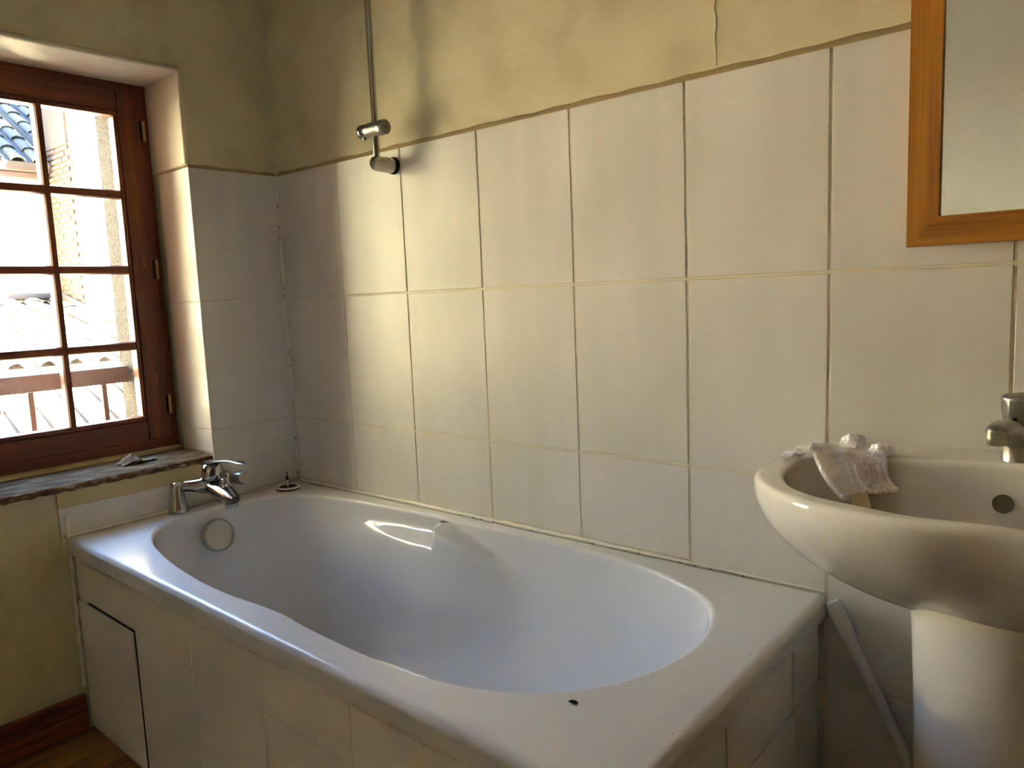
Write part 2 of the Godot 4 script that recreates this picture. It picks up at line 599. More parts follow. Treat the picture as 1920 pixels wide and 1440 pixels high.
	part("grout", MB.new().span(Vector3(-0.02, RIM - 0.03, 0.0), Vector3(-0.0022, TILE_TOP, o0 - 0.003)).span(Vector3(-0.19, 0.66, o0 - 0.018), Vector3(-0.004, TILE_TOP, o0 - 0.0022)).span(Vector3(-0.02, RIM - 0.03, o0 - 0.003), Vector3(-0.0022, 0.612, 0.722)), M.grout, wl)
	for r in 3:
		var hi: float = ROWS[r]
		var lo: float = ROWS[r + 1] if r < 2 else RIM + 0.004
		piece("tile", tile_mesh(o0 - 0.002, hi - lo, M.tile, 0, 0.003), wl, Vector3(-0.004, (hi + lo) * 0.5, o0 * 0.5 + 0.002))
		var lo2: float = maxf(lo, 0.676)
		piece("tile", tile_mesh(0.186, hi - lo2, M.tile, 2, 0.003), wl, Vector3(-0.0925, (hi + lo2) * 0.5, o0 - 0.0035))
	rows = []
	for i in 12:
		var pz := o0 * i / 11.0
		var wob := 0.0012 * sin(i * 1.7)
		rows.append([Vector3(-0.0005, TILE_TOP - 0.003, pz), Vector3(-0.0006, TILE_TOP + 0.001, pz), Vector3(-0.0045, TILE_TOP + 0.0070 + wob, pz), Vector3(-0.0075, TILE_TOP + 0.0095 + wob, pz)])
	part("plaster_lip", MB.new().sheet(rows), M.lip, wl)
	var strip := setting("trim_1", "pale yellow strip under the worn window sill", "trim")
	part("strip_board", MB.new().span(Vector3(-0.02, 0.611, o0 - 0.002), Vector3(0.001, 0.656, 0.722), 0.002), M.strip, strip)
	piece("tile", tile_mesh(0.722 - o0, 0.612 - RIM - 0.004, M.tile, 0, 0.002), wl, Vector3(-0.004, (0.612 + RIM + 0.004) * 0.5, (0.722 + o0) * 0.5))
	# the other two walls, behind the camera
	var wr := setting("wall_right", "dull brown wall right of the washbasin", "wall")
	part("plaster", MB.new().span(Vector3(2.6, -0.1, -0.25), Vector3(2.8, 2.5, 2.2)), M.plaster_dark, wr)
	var wf := setting("wall_front", "cream plaster wall opposite the bath", "wall")
	part("plaster", MB.new().span(Vector3(-0.42, -0.1, 2.0), Vector3(2.8, 2.5, 2.2)), M.plaster_back, wf)
	part("added_panelling", MB.new().span(Vector3(1.25, 0.0, 1.975), Vector3(1.9, 1.12, 2.0), 0.003), M.jamb, wf)  # dark boards added out of view to cut bounced light on the washbasin
	var dr := setting("door_1", "added unseen brown door that dims light opposite the washbasin", "door")
	part("leaf", MB.new().span(Vector3(1.9, 0.0, 1.965), Vector3(2.5, 2.05, 2.0), 0.003), M.jamb, dr)  # door added out of view to dim the light from this side
	var bb := setting("baseboard_left", "reddish wooden baseboard left of the bath", "baseboard")
	part("board", MB.new().span(Vector3(-0.007, 0.002, 0.709), Vector3(0.013, 0.103, 2.0), 0.004), M.skirting, bb)
	# whitish filler where bath, wall and tiles meet
	var fill: Array = []
	var rad: Array = []
	for i in 30:
		var y := 0.12 + 0.545 * i / 29.0
		if y > 0.60:
			break
		fill.append(Vector3(-0.002, y, 0.7045 + 0.0015 * sin(i * 2.1)))
		rad.append(Vector2(0.0055 + 0.001 * sin(i * 1.3), 0.0055 + 0.001 * sin(i * 1.9)))
	part("filler", MB.new().sweep(fill, rad, 8, true, Vector3.BACK), M.caulk, wl, "lumpy whitish filler along the bath edge")
	# bead of filler up the tiled corner
	var bead: Array = []
	var brad: Array = []
	for i in 40:
		bead.append(Vector3(0.0015, RIM + 0.012 + (TILE_TOP - RIM - 0.012) * i / 39.0, 0.0015))
		brad.append(Vector2.ONE * (0.0042 + 0.0008 * sin(i * 1.1)))
	part("corner_bead", MB.new().sweep(bead, brad, 8, true, Vector3.BACK), M.caulk, wb)
	for q in [[1.425, 0.014], [1.36, 0.006], [1.325, 0.006], [1.165, 0.008], [1.14, 0.005], [0.96, 0.005], [0.915, 0.005], [0.675, 0.006], [0.56, 0.007]]:
		part("crack", MB.new().sweep([Vector3(0.0052, q[0] - q[1], 0.0046), Vector3(0.0056, q[0], 0.0050), Vector3(0.0052, q[0] + q[1], 0.0046)], [Vector2(0.0003, 0.0003), Vector2(0.0013, 0.0013), Vector2(0.0003, 0.0003)], 6, true, Vector3.BACK), M.caulk_dark, wb)


# a board with grain along its length; axis 1 = upright, 2 = along z, 0 = along x
func board(a: Vector3, c: Vector3, bevel: float, axis: int, seed_u: float, k := 1.1) -> MB:
	var mb := MB.new().span(a, c, bevel)
	for i in mb.v.size():
		var p := mb.v[i]
		var along: float = p[axis]
		var across: float = p[(axis + 1) % 3] + p[(axis + 2) % 3]
		mb.uv[i] = Vector2(along * k + seed_u, across * 3.2 + seed_u)
	return mb


func build_window() -> void:
	var w := setting("window_1", "small brown wooden casement window with eight panes", "window", Vector3(-0.225, 0.682, 0.59))
	var z0 := 0.290
	var z1 := 0.893
	var y0 := 0.682
	var y1 := 1.790
	var fx0 := -0.262
	var fx1 := -0.212
	# fixed frame
	part("frame", board(Vector3(fx0, y0, z0), Vector3(fx1, y1, z0 + 0.024), 0.002, 1, 0.1), M.wood_y, w)
	part("frame", board(Vector3(fx0, y0, z1 - 0.024), Vector3(fx1, y1, z1), 0.002, 1, 0.3), M.wood_y, w)
	part("frame", board(Vector3(fx0, y1 - 0.036, z0 + 0.024), Vector3(fx1, y1, z1 - 0.024), 0.002, 2, 0.5), M.wood_y, w)
	part("frame", board(Vector3(fx0, y0, z0 + 0.024), Vector3(fx1, y0 + 0.036, z1 - 0.024), 0.002, 2, 0.7), M.wood_y, w)
	# sash: face a little proud of the frame
	var sx0 := -0.246
	var sx1 := -0.200
	var ga := 0.395
	var gb := 0.788
	var gy0 := 0.790
	var gy1 := 1.684
	var sash := part("sash", board(Vector3(sx0, y0 + 0.034, z0 + 0.022), Vector3(sx1, y1 - 0.034, ga - 0.012), 0.003, 1, 0.15), M.wood_y, w)
	part("stile", board(Vector3(sx0, y0 + 0.034, gb + 0.012), Vector3(sx1, y1 - 0.034, z1 - 0.022), 0.003, 1, 0.45), M.wood_y, w)
	part("rail", board(Vector3(sx0, gy1 + 0.014, ga - 0.0115), Vector3(sx1 - 0.0006, y1 - 0.034, gb + 0.0115), 0.003, 2, 0.65), M.wood_y, w)
	part("rail", board(Vector3(sx0, y0 + 0.034, ga - 0.0115), Vector3(sx1 - 0.0006, gy0 - 0.014, gb + 0.0115), 0.003, 2, 0.85), M.wood_y, w)
	# moulded bead inside the sash, stepped back
	var bx := sx1 - 0.004
	part("bead", board(Vector3(sx0 + 0.002, gy0, ga - 0.012), Vector3(bx, gy1, ga), 0.003, 1, 0.2), M.wood_y, w)
	part("bead", board(Vector3(sx0 + 0.002, gy0, gb), Vector3(bx, gy1, gb + 0.012), 0.003, 1, 0.25), M.wood_y, w)
	part("bead", board(Vector3(sx0 + 0.002, gy1, ga - 0.012), Vector3(bx, gy1 + 0.014, gb + 0.012), 0.003, 2, 0.35), M.wood_y, w)
	part("bead", board(Vector3(sx0 + 0.002, gy0 - 0.014, ga - 0.012), Vector3(bx, gy0, gb + 0.012), 0.003, 2, 0.55), M.wood_y, w)
	# glazing bars
	var zm := 0.5905
	part("glazing_bar", bar(Vector3(-0.223, gy0, zm), Vector3(-0.223, gy1, zm), 0.0095), M.wood_y, w)
	var ys := [1.4575, 1.2365, 1.0085]
	for y in ys:
		part("glazing_bar", bar(Vector3(-0.2235, y, ga), Vector3(-0.2235, y, gb), 0.0135), M.wood_y, w)
	var cuts := [gy1, 1.4575, 1.2365, 1.0085, gy0]
	for r in 4:
		for c in 2:
			var za: float = ga if c == 0 else zm
			var zb: float = zm if c == 0 else gb
			var g := MB.new()
			var e := 0.003
			g.face([Vector3(-0.228, cuts[r + 1] - e, za - e), Vector3(-0.228, cuts[r] + e, za - e), Vector3(-0.228, cuts[r] + e, zb + e), Vector3(-0.228, cuts[r + 1] - e, zb + e)], Vector3.RIGHT)
			part("pane", g, M.glass, w)
	# hinges on the right stile
	for y in [1.648, 1.237, 0.820]:
		var h := MB.new()
		h.lathe([Vector2(0.0, -0.030), Vector2(0.0036, -0.0295), Vector2(0.0046, -0.028), Vector2(0.0046, -0.001), Vector2(0.004, 0.0), Vector2(0.0046, 0.001), Vector2(0.0046, 0.028), Vector2(0.0036, 0.0295), Vector2(0.0, 0.030)], Transform3D(Basis(), Vector3(-0.1975, y, 0.3125)), 14)
		var hi := part("hinge", h, M.brass, w, "small brass hinge")
		part("recess", MB.new().box(Vector3(-0.2005, y, 0.3205), Vector3(0.003, 0.058, 0.007), 0.0005), M.gap, hi)
	# a few plugged pins in the wood
	for q in [[1.51, 0.352], [1.255, 0.35], [0.905, 0.345]]:
		part("pin", MB.new().box(Vector3(sx1 + 0.0003, q[0], q[1]), Vector3(0.0016, 0.024, 0.0016), 0.0004), M.brass, w)
	# filler under the frame, then the sill board
	var s := setting("window_sill", "worn brown wooden window sill with peeling paint", "sill", Vector3(-0.1, 0.655, 0.59))
	part("filler_strip", MB.new().span(Vector3(-0.262, 0.660, 0.290), Vector3(-0.188, 0.686, 0.897), 0.004), M.strip, s, "pale filler strip under the window frame")
	# top board
	var rows: Array = []
	for i in 61:
		var z := lerpf(0.2925, 1.2, i / 60.0)
		var wob := 0.0022 * sin(i * 0.9) + 0.0016 * sin(i * 2.3 + 1.0)
		rows.append([Vector3(-0.20, 0.6745, z), Vector3(-0.11, 0.6755, z), Vector3(-0.02 + wob, 0.6735, z), Vector3(-0.003 + wob, 0.671, z)])
	part("board_top", MB.new().sheet(rows, false, 1.0), M.sill_top, s, "dusty greyish top of the sill")
	rows = []
	for i in 61:
		var z := lerpf(0.2925, 1.2, i / 60.0)
		var wob := 0.0022 * sin(i * 0.9) + 0.0016 * sin(i * 2.3 + 1.0)
		var w2 := 0.0025 * sin(i * 1.9) + 0.0018 * sin(i * 3.1)
		rows.append([Vector3(-0.003 + wob, 0.671, z), Vector3(0.003 + wob * 0.5, 0.667, z), Vector3(0.004, 0.660 + w2 * 0.4, z), Vector3(0.002, 0.654 + w2 * 0.6, z), Vector3(-0.03, 0.652, z)])
	part("board_edge", MB.new().sheet(rows, false, 1.0), M.sill_edge, s, "chipped brown front edge")
	part("board_core", MB.new().span(Vector3(-0.20, 0.655, 0.2925), Vector3(-0.006, 0.670, 1.2)), M.gap, s)


# a moulded glazing bar with chamfered inner edges
func bar(a: Vector3, c: Vector3, half: float) -> MB:
	var up := (c - a).normalized()
	var side := up.cross(Vector3.RIGHT)
	var prof := [Vector2(-half, -0.018), Vector2(-half, 0.010), Vector2(-half * 0.72, 0.018), Vector2(half * 0.72, 0.018), Vector2(half, 0.010), Vector2(half, -0.018)]
	var mb := MB.new()
	var axis := 1 if absf(up.y) > 0.5 else 2
	for k in prof.size():
		var p: Vector2 = prof[k]
		var q: Vector2 = prof[(k + 1) % prof.size()]
		var d := (q - p).normalized()
		var nn := (side * -d.y + Vector3.RIGHT * d.x).normalized()
		mb.face([a + side * p.x + Vector3.RIGHT * p.y, a + side * q.x + Vector3.RIGHT * q.y, c + side * q.x + Vector3.RIGHT * q.y, c + side * p.x + Vector3.RIGHT * p.y], nn)
	for i in mb.v.size():
		mb.uv[i] = Vector2(mb.v[i][axis] * 1.1, mb.v[i][3 - axis] * 3.0 + mb.v[i].x * 3.0)
	return mb


# ---------------------------------------------------------------- bath
func front_z(x: float) -> float:
	return 0.713 + 0.018 * x


func closed_spline(p: Array, per: int) -> PackedVector2Array:
	var out := PackedVector2Array()
	var n := p.size()
	for i in n:
		var a: Vector2 = p[(i - 1 + n) % n]
		var b: Vector2 = p[i]
		var c: Vector2 = p[(i + 1) % n]
		var d: Vector2 = p[(i + 2) % n]
		for k in per:
			out.append(b.cubic_interpolate(c, a, d, float(k) / per))
	return out


func ray_hit(poly: PackedVector2Array, from: Vector2, dir: Vector2) -> Vector2:
	var far := from + dir.normalized() * 5.0
	var n := poly.size()
	for i in n:
		var h = Geometry2D.segment_intersects_segment(from, far, poly[i], poly[(i + 1) % n])
		if h != null:
			return h
	return far


func smooth(a: float, b: float, x: float) -> float:
	return smoothstep(a, b, x)


func arm_bulge(x: float, d: float) -> float:
	# how far the side wall of the bath stands in, d below the rim
	if x < 0.728:
		var w := 0.050 * smooth(0.26, 0.72, x)
		return w * smooth(0.036, 0.074, d) * (1.0 - smooth(0.2, 0.36, d))
	var lead := 0.36 * (x - 0.735)
	return 0.050 * (1.0 - smooth(0.74, 1.03, x)) * smooth(0.0, 0.026, d - lead + 0.003) * (1.0 - smooth(0.2, 0.36, d))


func build_bath() -> void:
	var t := thing("bathtub", "white bathtub with a moulded armrest below the tiled wall", "bathtub", Vector3(0.85, 0.0, 0.36))
	var inner := closed_spline([Vector2(0.068, 0.34), Vector2(0.088, 0.455), Vector2(0.14, 0.535), Vector2(0.241, 0.594), Vector2(0.42, 0.636), Vector2(0.60, 0.657), Vector2(0.74, 0.660), Vector2(0.82, 0.654), Vector2(0.91, 0.652), Vector2(1.0, 0.661), Vector2(1.184, 0.667), Vector2(1.33, 0.655), Vector2(1.451, 0.607), Vector2(1.544, 0.510), Vector2(1.589, 0.36), Vector2(1.570, 0.232), Vector2(1.507, 0.142), Vector2(1.338, 0.071), Vector2(1.1, 0.043), Vector2(0.9, 0.041), Vector2(0.70, 0.047), Vector2(0.5, 0.058), Vector2(0.332, 0.077), Vector2(0.19, 0.118), Vector2(0.101, 0.216)], 10)
	var x1 := 1.702
	# outer edge of the rim, corners rounded
	var outer := PackedVector2Array()
	var cr := 0.022
	for q in [[Vector2(0.004 + 0.004, 0.003 + 0.004), PI, 0.004], [Vector2(x1 - 0.006, 0.003 + 0.006), PI * 1.5, 0.006], [Vector2(x1 - cr, front_z(x1) - cr), 0.0, cr], [Vector2(0.004 + 0.012, front_z(0.0) - 0.012), PI * 0.5, 0.012]]:
		for k in 9:
			var a: float = q[1] + PI * 0.5 * k / 8.0
			outer.append(q[0] + Vector2(cos(a), sin(a)) * float(q[2]))
	var N := 560
	var ctr := Vector2(0.83, 0.362)
	var rim_rows: Array = []
	var bowl_rows: Array = []
	# sections across the rim: outside lip up and over, flat, then rolled into the bowl
	var lip := [[0.0, -0.042], [0.0, -0.014], [0.0017, -0.0085], [0.0050, -0.0035], [0.0098, -0.0009], [0.016, 0.0]]
	var roll := [[0.012, 0.0], [0.008, -0.0006], [0.004, -0.0025], [0.0012, -0.006], [0.0, -0.0105]]
	for k in lip.size():
		rim_rows.append([])
	for k in roll.size():
		rim_rows.append([])
	var floor_c := Vector2(0.70, 0.362)
	var depth := 0.425
	var steps := 56
	for k in steps + 8:
		bowl_rows.append([])
	for j in N:
		var a := TAU * j / N
		var dir := Vector2(cos(a) * 0.80, sin(a) * 0.34)
		var to := ray_hit(outer, ctr, dir)
		var ti := ray_hit(inner, ctr, dir)
		var inward := (ctr - to).normalized()
		# outside normal of the rectangle decides which way the lip leans
		var lean := Vector2.ZERO
		lean.x = smooth(0.03, 0.0, to.x) - smooth(x1 - 0.03, x1, to.x)
		lean.y = smooth(0.03, 0.0, to.y) - smooth(front_z(to.x) - 0.03, front_z(to.x), to.y)
		lean = lean.normalized() if lean.length() > 0.01 else inward
		for k in lip.size():
			var q: Vector2 = to + lean * float(lip[k][0])
			rim_rows[k].append(Vector3(q.x, RIM + lip[k][1], q.y))
		var din := (ctr - ti).normalized()
		var sx := floor_c.x + 0.53 * signf(cos(a)) * pow(absf(cos(a)), 0.95)
		var sz := floor_c.y + 0.208 * signf(sin(a)) * pow(absf(sin(a)), 0.92)
		var tb := Vector2(sx, sz)
		for k in roll.size():
			var q: Vector2 = ti - din * float(roll[k][0])
			rim_rows[lip.size() + k].append(Vector3(q.x, RIM + roll[k][1], q.y))
		var side := smooth(0.35, 0.75, absf(sin(a)))
		for k in steps:
			var s := float(k) / (steps - 1)
			s = pow(s, 1.25)
			var m := 1.0 - s
			var h := 3.0 * m * m * s * 0.16 + 3.0 * m * s * s * 0.33 + s * s * s
			var v := 3.0 * m * m * s * 0.52 + 3.0 * m * s * s * 1.0 + s * s * s
			var q := ti.lerp(tb, h)
			var d := 0.0105 + depth * v
			var push := arm_bulge(q.x, d - 0.004) * side * (0.55 if sin(a) > 0.0 else 1.0)
			var zdir := -signf(sin(a))
			q.y += zdir * push
			bowl_rows[k].append(Vector3(q.x, RIM - d, q.y))
		for k in 8:
			var f := (k + 1) / 8.0
			var q := tb.lerp(floor_c, f)
			bowl_rows[steps + k].append(Vector3(q.x, RIM - 0.0105 - depth - 0.006 * f, q.y))
	part("rim", MB.new().sheet(rim_rows, true), M.rim, t, "flat dusty rim")
	part("bowl", MB.new().sheet(bowl_rows, true), M.acrylic, t, "glossy inner shell")
	# knob that works the waste, on the end wall
	var kb := Basis(Vector3.BACK, -PI * 0.5 + 0.30)
	var kx := Transform3D(kb, Vector3(0.096, 0.456, 0.352))
	var knob := part("waste_knob", MB.new().lathe([Vector2(0.030, -0.03), Vector2(0.030, 0.0), Vector2(0.044, 0.001), Vector2(0.0465, 0.003), Vector2(0.0465, 0.017), Vector2(0.0445, 0.0195), Vector2(0.040, 0.0205)], kx, 48), M.chrome_dull, t, "round chrome waste knob")
	part("face", MB.new().lathe([Vector2(0.040, 0.0205), Vector2(0.037, 0.0195), Vector2(0.018, 0.0190), Vector2(0.0, 0.0190)], kx, 48), M.chrome_flat, knob)
	# bead of sealant against the two walls
	var pts: Array = []
	var rad: Array = []
	for i in 120:
		var x := 0.01 + 1.685 * i / 119.0
		pts.append(Vector3(x, RIM + 0.0015, 0.0025))
		rad.append(lerpf(1.0, 0.45, smooth(1.1, 1.6, x)) * Vector2(0.0050 + 0.0009 * sin(i * 0.9) + 0.0006 * sin(i * 2.3), 0.0062 + 0.0008 * sin(i * 1.3)))
	part("sealant", MB.new().sweep(pts, rad, 8), M.caulk, t)
	pts = []
	rad = []
	for i in 50:
		pts.append(Vector3(0.0025, RIM + 0.001, 0.012 + 0.70 * i / 49.0))
		rad.append(Vector2(0.0045 + 0.001 * sin(i * 0.9), 0.0045 + 0.001 * sin(i * 1.7)))
	part("sealant", MB.new().sweep(pts, rad, 8), M.caulk, t)
	# mould spots in the sealant
	for q in [[0.757, 0.0085], [0.80, 0.008], [0.83, 0.009], [0.87, 0.008], [0.995, 0.008], [1.18, 0.0085], [1.30, 0.0085], [1.40, 0.008], [1.436, 0.0085], [1.47, 0.009], [1.54, 0.008]]:
		part("mould_spot", MB.new().lathe([Vector2(0, 0.0012), Vector2(0.0016, 0.0006), Vector2(0.002, -0.0006)], Transform3D(Basis(), Vector3(q[0], RIM + 0.001, q[1] + 0.002)), 8), M.caulk_dark, t)

	# tiled apron, long side and end
	var s := thing("bath_surround", "white tiled apron boxing in the front and end of the bath", "bath surround", Vector3(0.0, 0.0, 0.36))
	var ang := -0.018
	var zf := 0.700
	var bl := Basis(Vector3.UP, ang)
	var at := func(x: float, y: float, z: float) -> Vector3: return Vector3(0, 0, zf) + bl * Vector3(x, y, z)
	var body := MB.new()
	body.box(at.call(0.84, 0.247, -0.0248), Vector3(1.66, 0.487, 0.043), 0.0, bl)
	part("core", body, M.grout_apron, s)
	part("core", MB.new().span(Vector3(1.640, 0.004, 0.006), Vector3(1.6795, 0.490, 0.68)), M.grout_apron, s)
	var cols := [0.004, 0.350, 0.632, 0.909, 1.181, 1.452, 1.688]
	for c in cols.size() - 1:
		var w: float = cols[c + 1] - cols[c]
		for r in 2:
			if r == 1 and c == 0:
				continue
			var hi := 0.491 if r == 0 else 0.368
			var lo := 0.368 if r == 0 else 0.004
			piece("tile", MB.new().box(Vector3.ZERO, Vector3(w - 0.003, hi - lo - 0.003, 0.008), 0.0008).mesh(M.tile_apron), s, at.call(cols[c] + w * 0.5, (hi + lo) * 0.5, -0.0065 + rng.randf_range(-0.0003, 0.0003)), bl)
	# end tiles face the washbasin
	var zs := [0.010, 0.148, 0.425, 0.694]
	for c in zs.size() - 1:
		var w: float = zs[c + 1] - zs[c]
		for r in 2:
			var hi := 0.491 if r == 0 else 0.360
			var lo := 0.360 if r == 0 else 0.004
			piece("tile", MB.new().box(Vector3.ZERO, Vector3(0.008, hi - lo - 0.003, w - 0.003), 0.0012).mesh(M.tile_apron), s, Vector3(1.6835, (hi + lo) * 0.5, (zs[c] + zs[c + 1]) * 0.5))
	# access door at the window end, standing a little open along its top
	var door := MB.new().box(at.call(0.178, 0.189, -0.0035), Vector3(0.336, 0.350, 0.012), 0.0015, bl)
	part("access_door", door, M.tile_apron, s, "plain white access door")
	part("door_gap", MB.new().box(at.call(0.3475, 0.19, -0.0043), Vector3(0.004, 0.356, 0.006), 0.0, bl).box(at.call(0.21, 0.3668, -0.0043), Vector3(0.276, 0.0052, 0.006), 0.0, bl), M.gap, s)
	# rough filler under the lip of the bath
	pts = []
	rad = []
	for i in 150:
		var x := 0.09 + 1.59 * i / 149.0
		var r := 0.0056 + 0.0018 * sin(i * 0.8) * sin(i * 0.23) + 0.0012 * sin(i * 2.9)
		pts.append(at.call(x, 0.4868 + 0.0012 * sin(i * 0.7), 0.0045))
		rad.append(Vector2(r, r))
	part("filler", MB.new().sweep(pts, rad, 7), M.caulk, s)
	pts = []
	rad = []
	for i in 60:
		var z := 0.02 + 0.67 * i / 59.0
		var r := 0.0042 + 0.0016 * sin(i * 0.8)
		pts.append(Vector3(1.691, 0.4875, z))
		rad.append(Vector2(r, r))
	part("filler", MB.new().sweep(pts, rad, 7), M.caulk, s)


# ---------------------------------------------------------------- washbasin
func build_basin() -> void:
	var cx := 2.012
	var t := thing("washbasin", "white ceramic pedestal washbasin right of the bath", "washbasin", Vector3(cx, 0, 0.18))
	var half := [Vector2(0.0, 0.406), Vector2(0.09, 0.407), Vector2(0.16, 0.393), Vector2(0.224, 0.367), Vector2(0.268, 0.338), Vector2(0.309, 0.303), Vector2(0.352, 0.248), Vector2(0.370, 0.195), Vector2(0.364, 0.13), Vector2(0.340, 0.06), Vector2(0.318, 0.003)]
	var pts: Array = []
	for q in half:
		pts.append(Vector2(cx + q.x, q.y))
	for x in [0.2, 0.1, 0.0, -0.1, -0.2]:
		pts.append(Vector2(cx + x, 0.003))
	for k in range(half.size() - 1, 0, -1):
		pts.append(Vector2(cx - half[k].x, half[k].y))
	var outer := closed_spline(pts, 10)
	var ih := [Vector2(0.0, 0.376), Vector2(0.09, 0.375), Vector2(0.154, 0.354), Vector2(0.20, 0.337), Vector2(0.237, 0.317), Vector2(0.281, 0.276), Vector2(0.314, 0.214), Vector2(0.314, 0.165), Vector2(0.296, 0.130), Vector2(0.25, 0.107), Vector2(0.17, 0.100), Vector2(0.08, 0.101)]
	pts = []
	for q in ih:
		pts.append(Vector2(cx + q.x, q.y))
	pts.append(Vector2(cx, 0.102))
	for k in range(ih.size() - 1, 0, -1):
		pts.append(Vector2(cx - ih[k].x, ih[k].y))
	var inner := closed_spline(pts, 10)
	var ctr := Vector2(cx, 0.215)
	var N := 300
	var rows: Array = []
	var out_steps := 34
	var in_steps := 40
	for k in out_steps + 10 + in_steps:
		rows.append([])
	for j in N:
		var a := TAU * j / N
		var dir := Vector2(cos(a) * 0.34, sin(a) * 0.20)
		var to := ray_hit(outer, ctr, dir)
		to.y = maxf(to.y, 0.0035)
		var ti := ray_hit(inner, ctr, dir)
		# the rim rises towards the tap shelf at the back
		var up := func(p: Vector2) -> float: return 0.8225 - 0.05 * absf(p.x - cx) + 0.018 * smooth(0.30, 0.02, p.y)
		var row := 0
		# outside: from the pedestal up to the rim
		var foot := Vector2(cx - 0.004 + 0.126 * cos(a), 0.178 + 0.108 * sin(a))
		foot.y = maxf(foot.y, 0.02)
		for k in out_steps:
			var f := sin(PI * 0.5 * k / (out_steps - 1))
			var q := foot.lerp(to, f)
			q.y = maxf(q.y, 0.003)
			var front := smooth(0.05, 1.0, sin(a))
			var y: float = lerpf(0.617 + 0.038 * front, up.call(to) - 0.012, lerpf(1.0 - sqrt(maxf(1.0 - f * f, 0.0)), f, lerpf(0.22, 0.52, front)))
			rows[row].append(Vector3(q.x, y, q.y))
			row += 1
		var din := (ctr - to).normalized()
		for k in 5:
			var s := PI * 0.5 * (k + 1) / 5.0
			var q := to + din * 0.012 * (1.0 - cos(s))
			rows[row].append(Vector3(q.x, up.call(to) - 0.012 * (1.0 - sin(s)), q.y))
			row += 1
		var dio := (ti - ctr).normalized()
		for k in 5:
			var s := PI * 0.5 * k / 4.0
			var q := ti + dio * 0.011 * (1.0 - sin(s))
			rows[row].append(Vector3(q.x, up.call(ti) - 0.0 - 0.011 * (1.0 - cos(s)), q.y))
			row += 1
		# bowl
		var drain := Vector2(cx, 0.205)
		var yb: float = up.call(ti) - 0.011
		for k in in_steps:
			var s := float(k + 1) / in_steps
			var m := 1.0 - s
			var h := 3.0 * m * m * s * 0.08 + 3.0 * m * s * s * 0.40 + s * s * s
			var v := 3.0 * m * m * s * 0.45 + 3.0 * m * s * s * 0.98 + s * s * s
			var q := ti.lerp(drain, h)
			rows[row].append(Vector3(q.x, yb - (yb - 0.684) * v, q.y))
			row += 1
	part("bowl", MB.new().sheet(rows, true), M.ceramic, t)
	# pedestal: an oval column, flat towards the wall
	var prow: Array = []
	for k in 25:
		var y := 0.62 * (1.0 - k / 24.0)
		var s := 1.0 - 0.06 * sin(PI * clampf(k / 18.0, 0.0, 1.0)) + 0.10 * smooth(0.12, 0.0, y)
		var ring: Array = []
		for j in 72:
			var a := TAU * j / 72
			var z := 0.170 + 0.116 * s * sin(a)
			var lift := 1.0 + 0.07 * smooth(0.05, 1.0, sin(a))
			ring.append(Vector3(cx - 0.004 + 0.131 * s * cos(a), y * lift, maxf(z, 0.045)))
		prow.append(ring)
	part("pedestal", MB.new().sheet(prow, true), M.ceramic, t)
	# overflow hole: a short dark socket let into the bowl's back
	var ox := Transform3D(Basis(Vector3.RIGHT, PI * 0.5 - 0.22), Vector3(1.984, 0.7775, 0.1135))
	part("overflow_hole", MB.new().lathe([Vector2(0.0, 0.0012), Vector2(0.0118, 0.0015), Vector2(0.0132, 0.0022), Vector2(0.0140, 0.0010), Vector2(0.0140, -0.01)], ox, 32), M.hole, t, "dark round overflow hole")

	# tap
	var p := Vector3(1.996, 0.8215, 0.066)
	var f := thing("basin_tap", "chrome mixer tap on the back of the washbasin", "tap", p)
	part("body", MB.new().lathe([Vector2(0.0, 0.0), Vector2(0.0265, 0.0), Vector2(0.0272, 0.003), Vector2(0.0265, 0.009), Vector2(0.0245, 0.0105), Vector2(0.0225, 0.014), Vector2(0.0215, 0.028), Vector2(0.0225, 0.042), Vector2(0.0235, 0.056), Vector2(0.0225, 0.066), Vector2(0.019, 0.070), Vector2(0.0, 0.070)], Transform3D(Basis(), p), 40), M.chrome_dull, f)
	var sp: Array = []
	var sr: Array = []
	for k in 12:
		var u := k / 11.0
		sp.append(p + Vector3(-0.016 * u - 0.002, 0.050 + 0.026 * sin(u * 1.9) - 0.002 * u, 0.012 + 0.078 * u))
		sr.append(Vector2(lerpf(0.019, 0.0145, u), lerpf(0.018, 0.0105, u)))
	for k in 4:
		var u := (k + 1) / 4.0
		sp.append(sp[11] + Vector3(-0.0006, -0.0012 * u * u, 0.0085 * u))
		sr.append(Vector2(0.0145, 0.0105) * sqrt(maxf(1.0 - u * u, 0.002)))
	part("spout", MB.new().sweep(sp, sr, 24), M.chrome_dull, f)
	var tip: Vector3 = sp[11]
	part("aerator", MB.new().lathe([Vector2(0.0, -0.0225), Vector2(0.0115, -0.0225), Vector2(0.0128, -0.021), Vector2(0.0128, -0.0125), Vector2(0.0138, -0.0115), Vector2(0.0138, -0.002), Vector2(0.0, -0.002)], Transform3D(Basis(), tip + Vector3(0, 0.002, -0.002)), 28), M.worn, f, "worn brassy spout end")
	# faceted handle with a domed top
	var hr: Array = []
	for k in 15:
		var u := k / 14.0
		var ring: Array = []
		for j in 96:
			var a := TAU * j / 96
			var flute := 0.0028 * absf(sin(a * 3.0)) * sin(PI * clampf(u * 1.25, 0, 1))
			var r := lerpf(0.0205, 0.0245, smooth(0.0, 0.6, u)) - flute
			if u > 0.86:
				r *= sqrt(maxf(1.0 - pow((u - 0.86) / 0.14, 2.0), 0.0)) * 0.97 + 0.0
			ring.append(p + Vector3(r * cos(a), 0.066 + 0.052 * u, r * sin(a)))
		hr.append(ring)
	var hd := part("handle", MB.new().sheet(hr, true), M.chrome_dull, f, "faceted chrome handle")
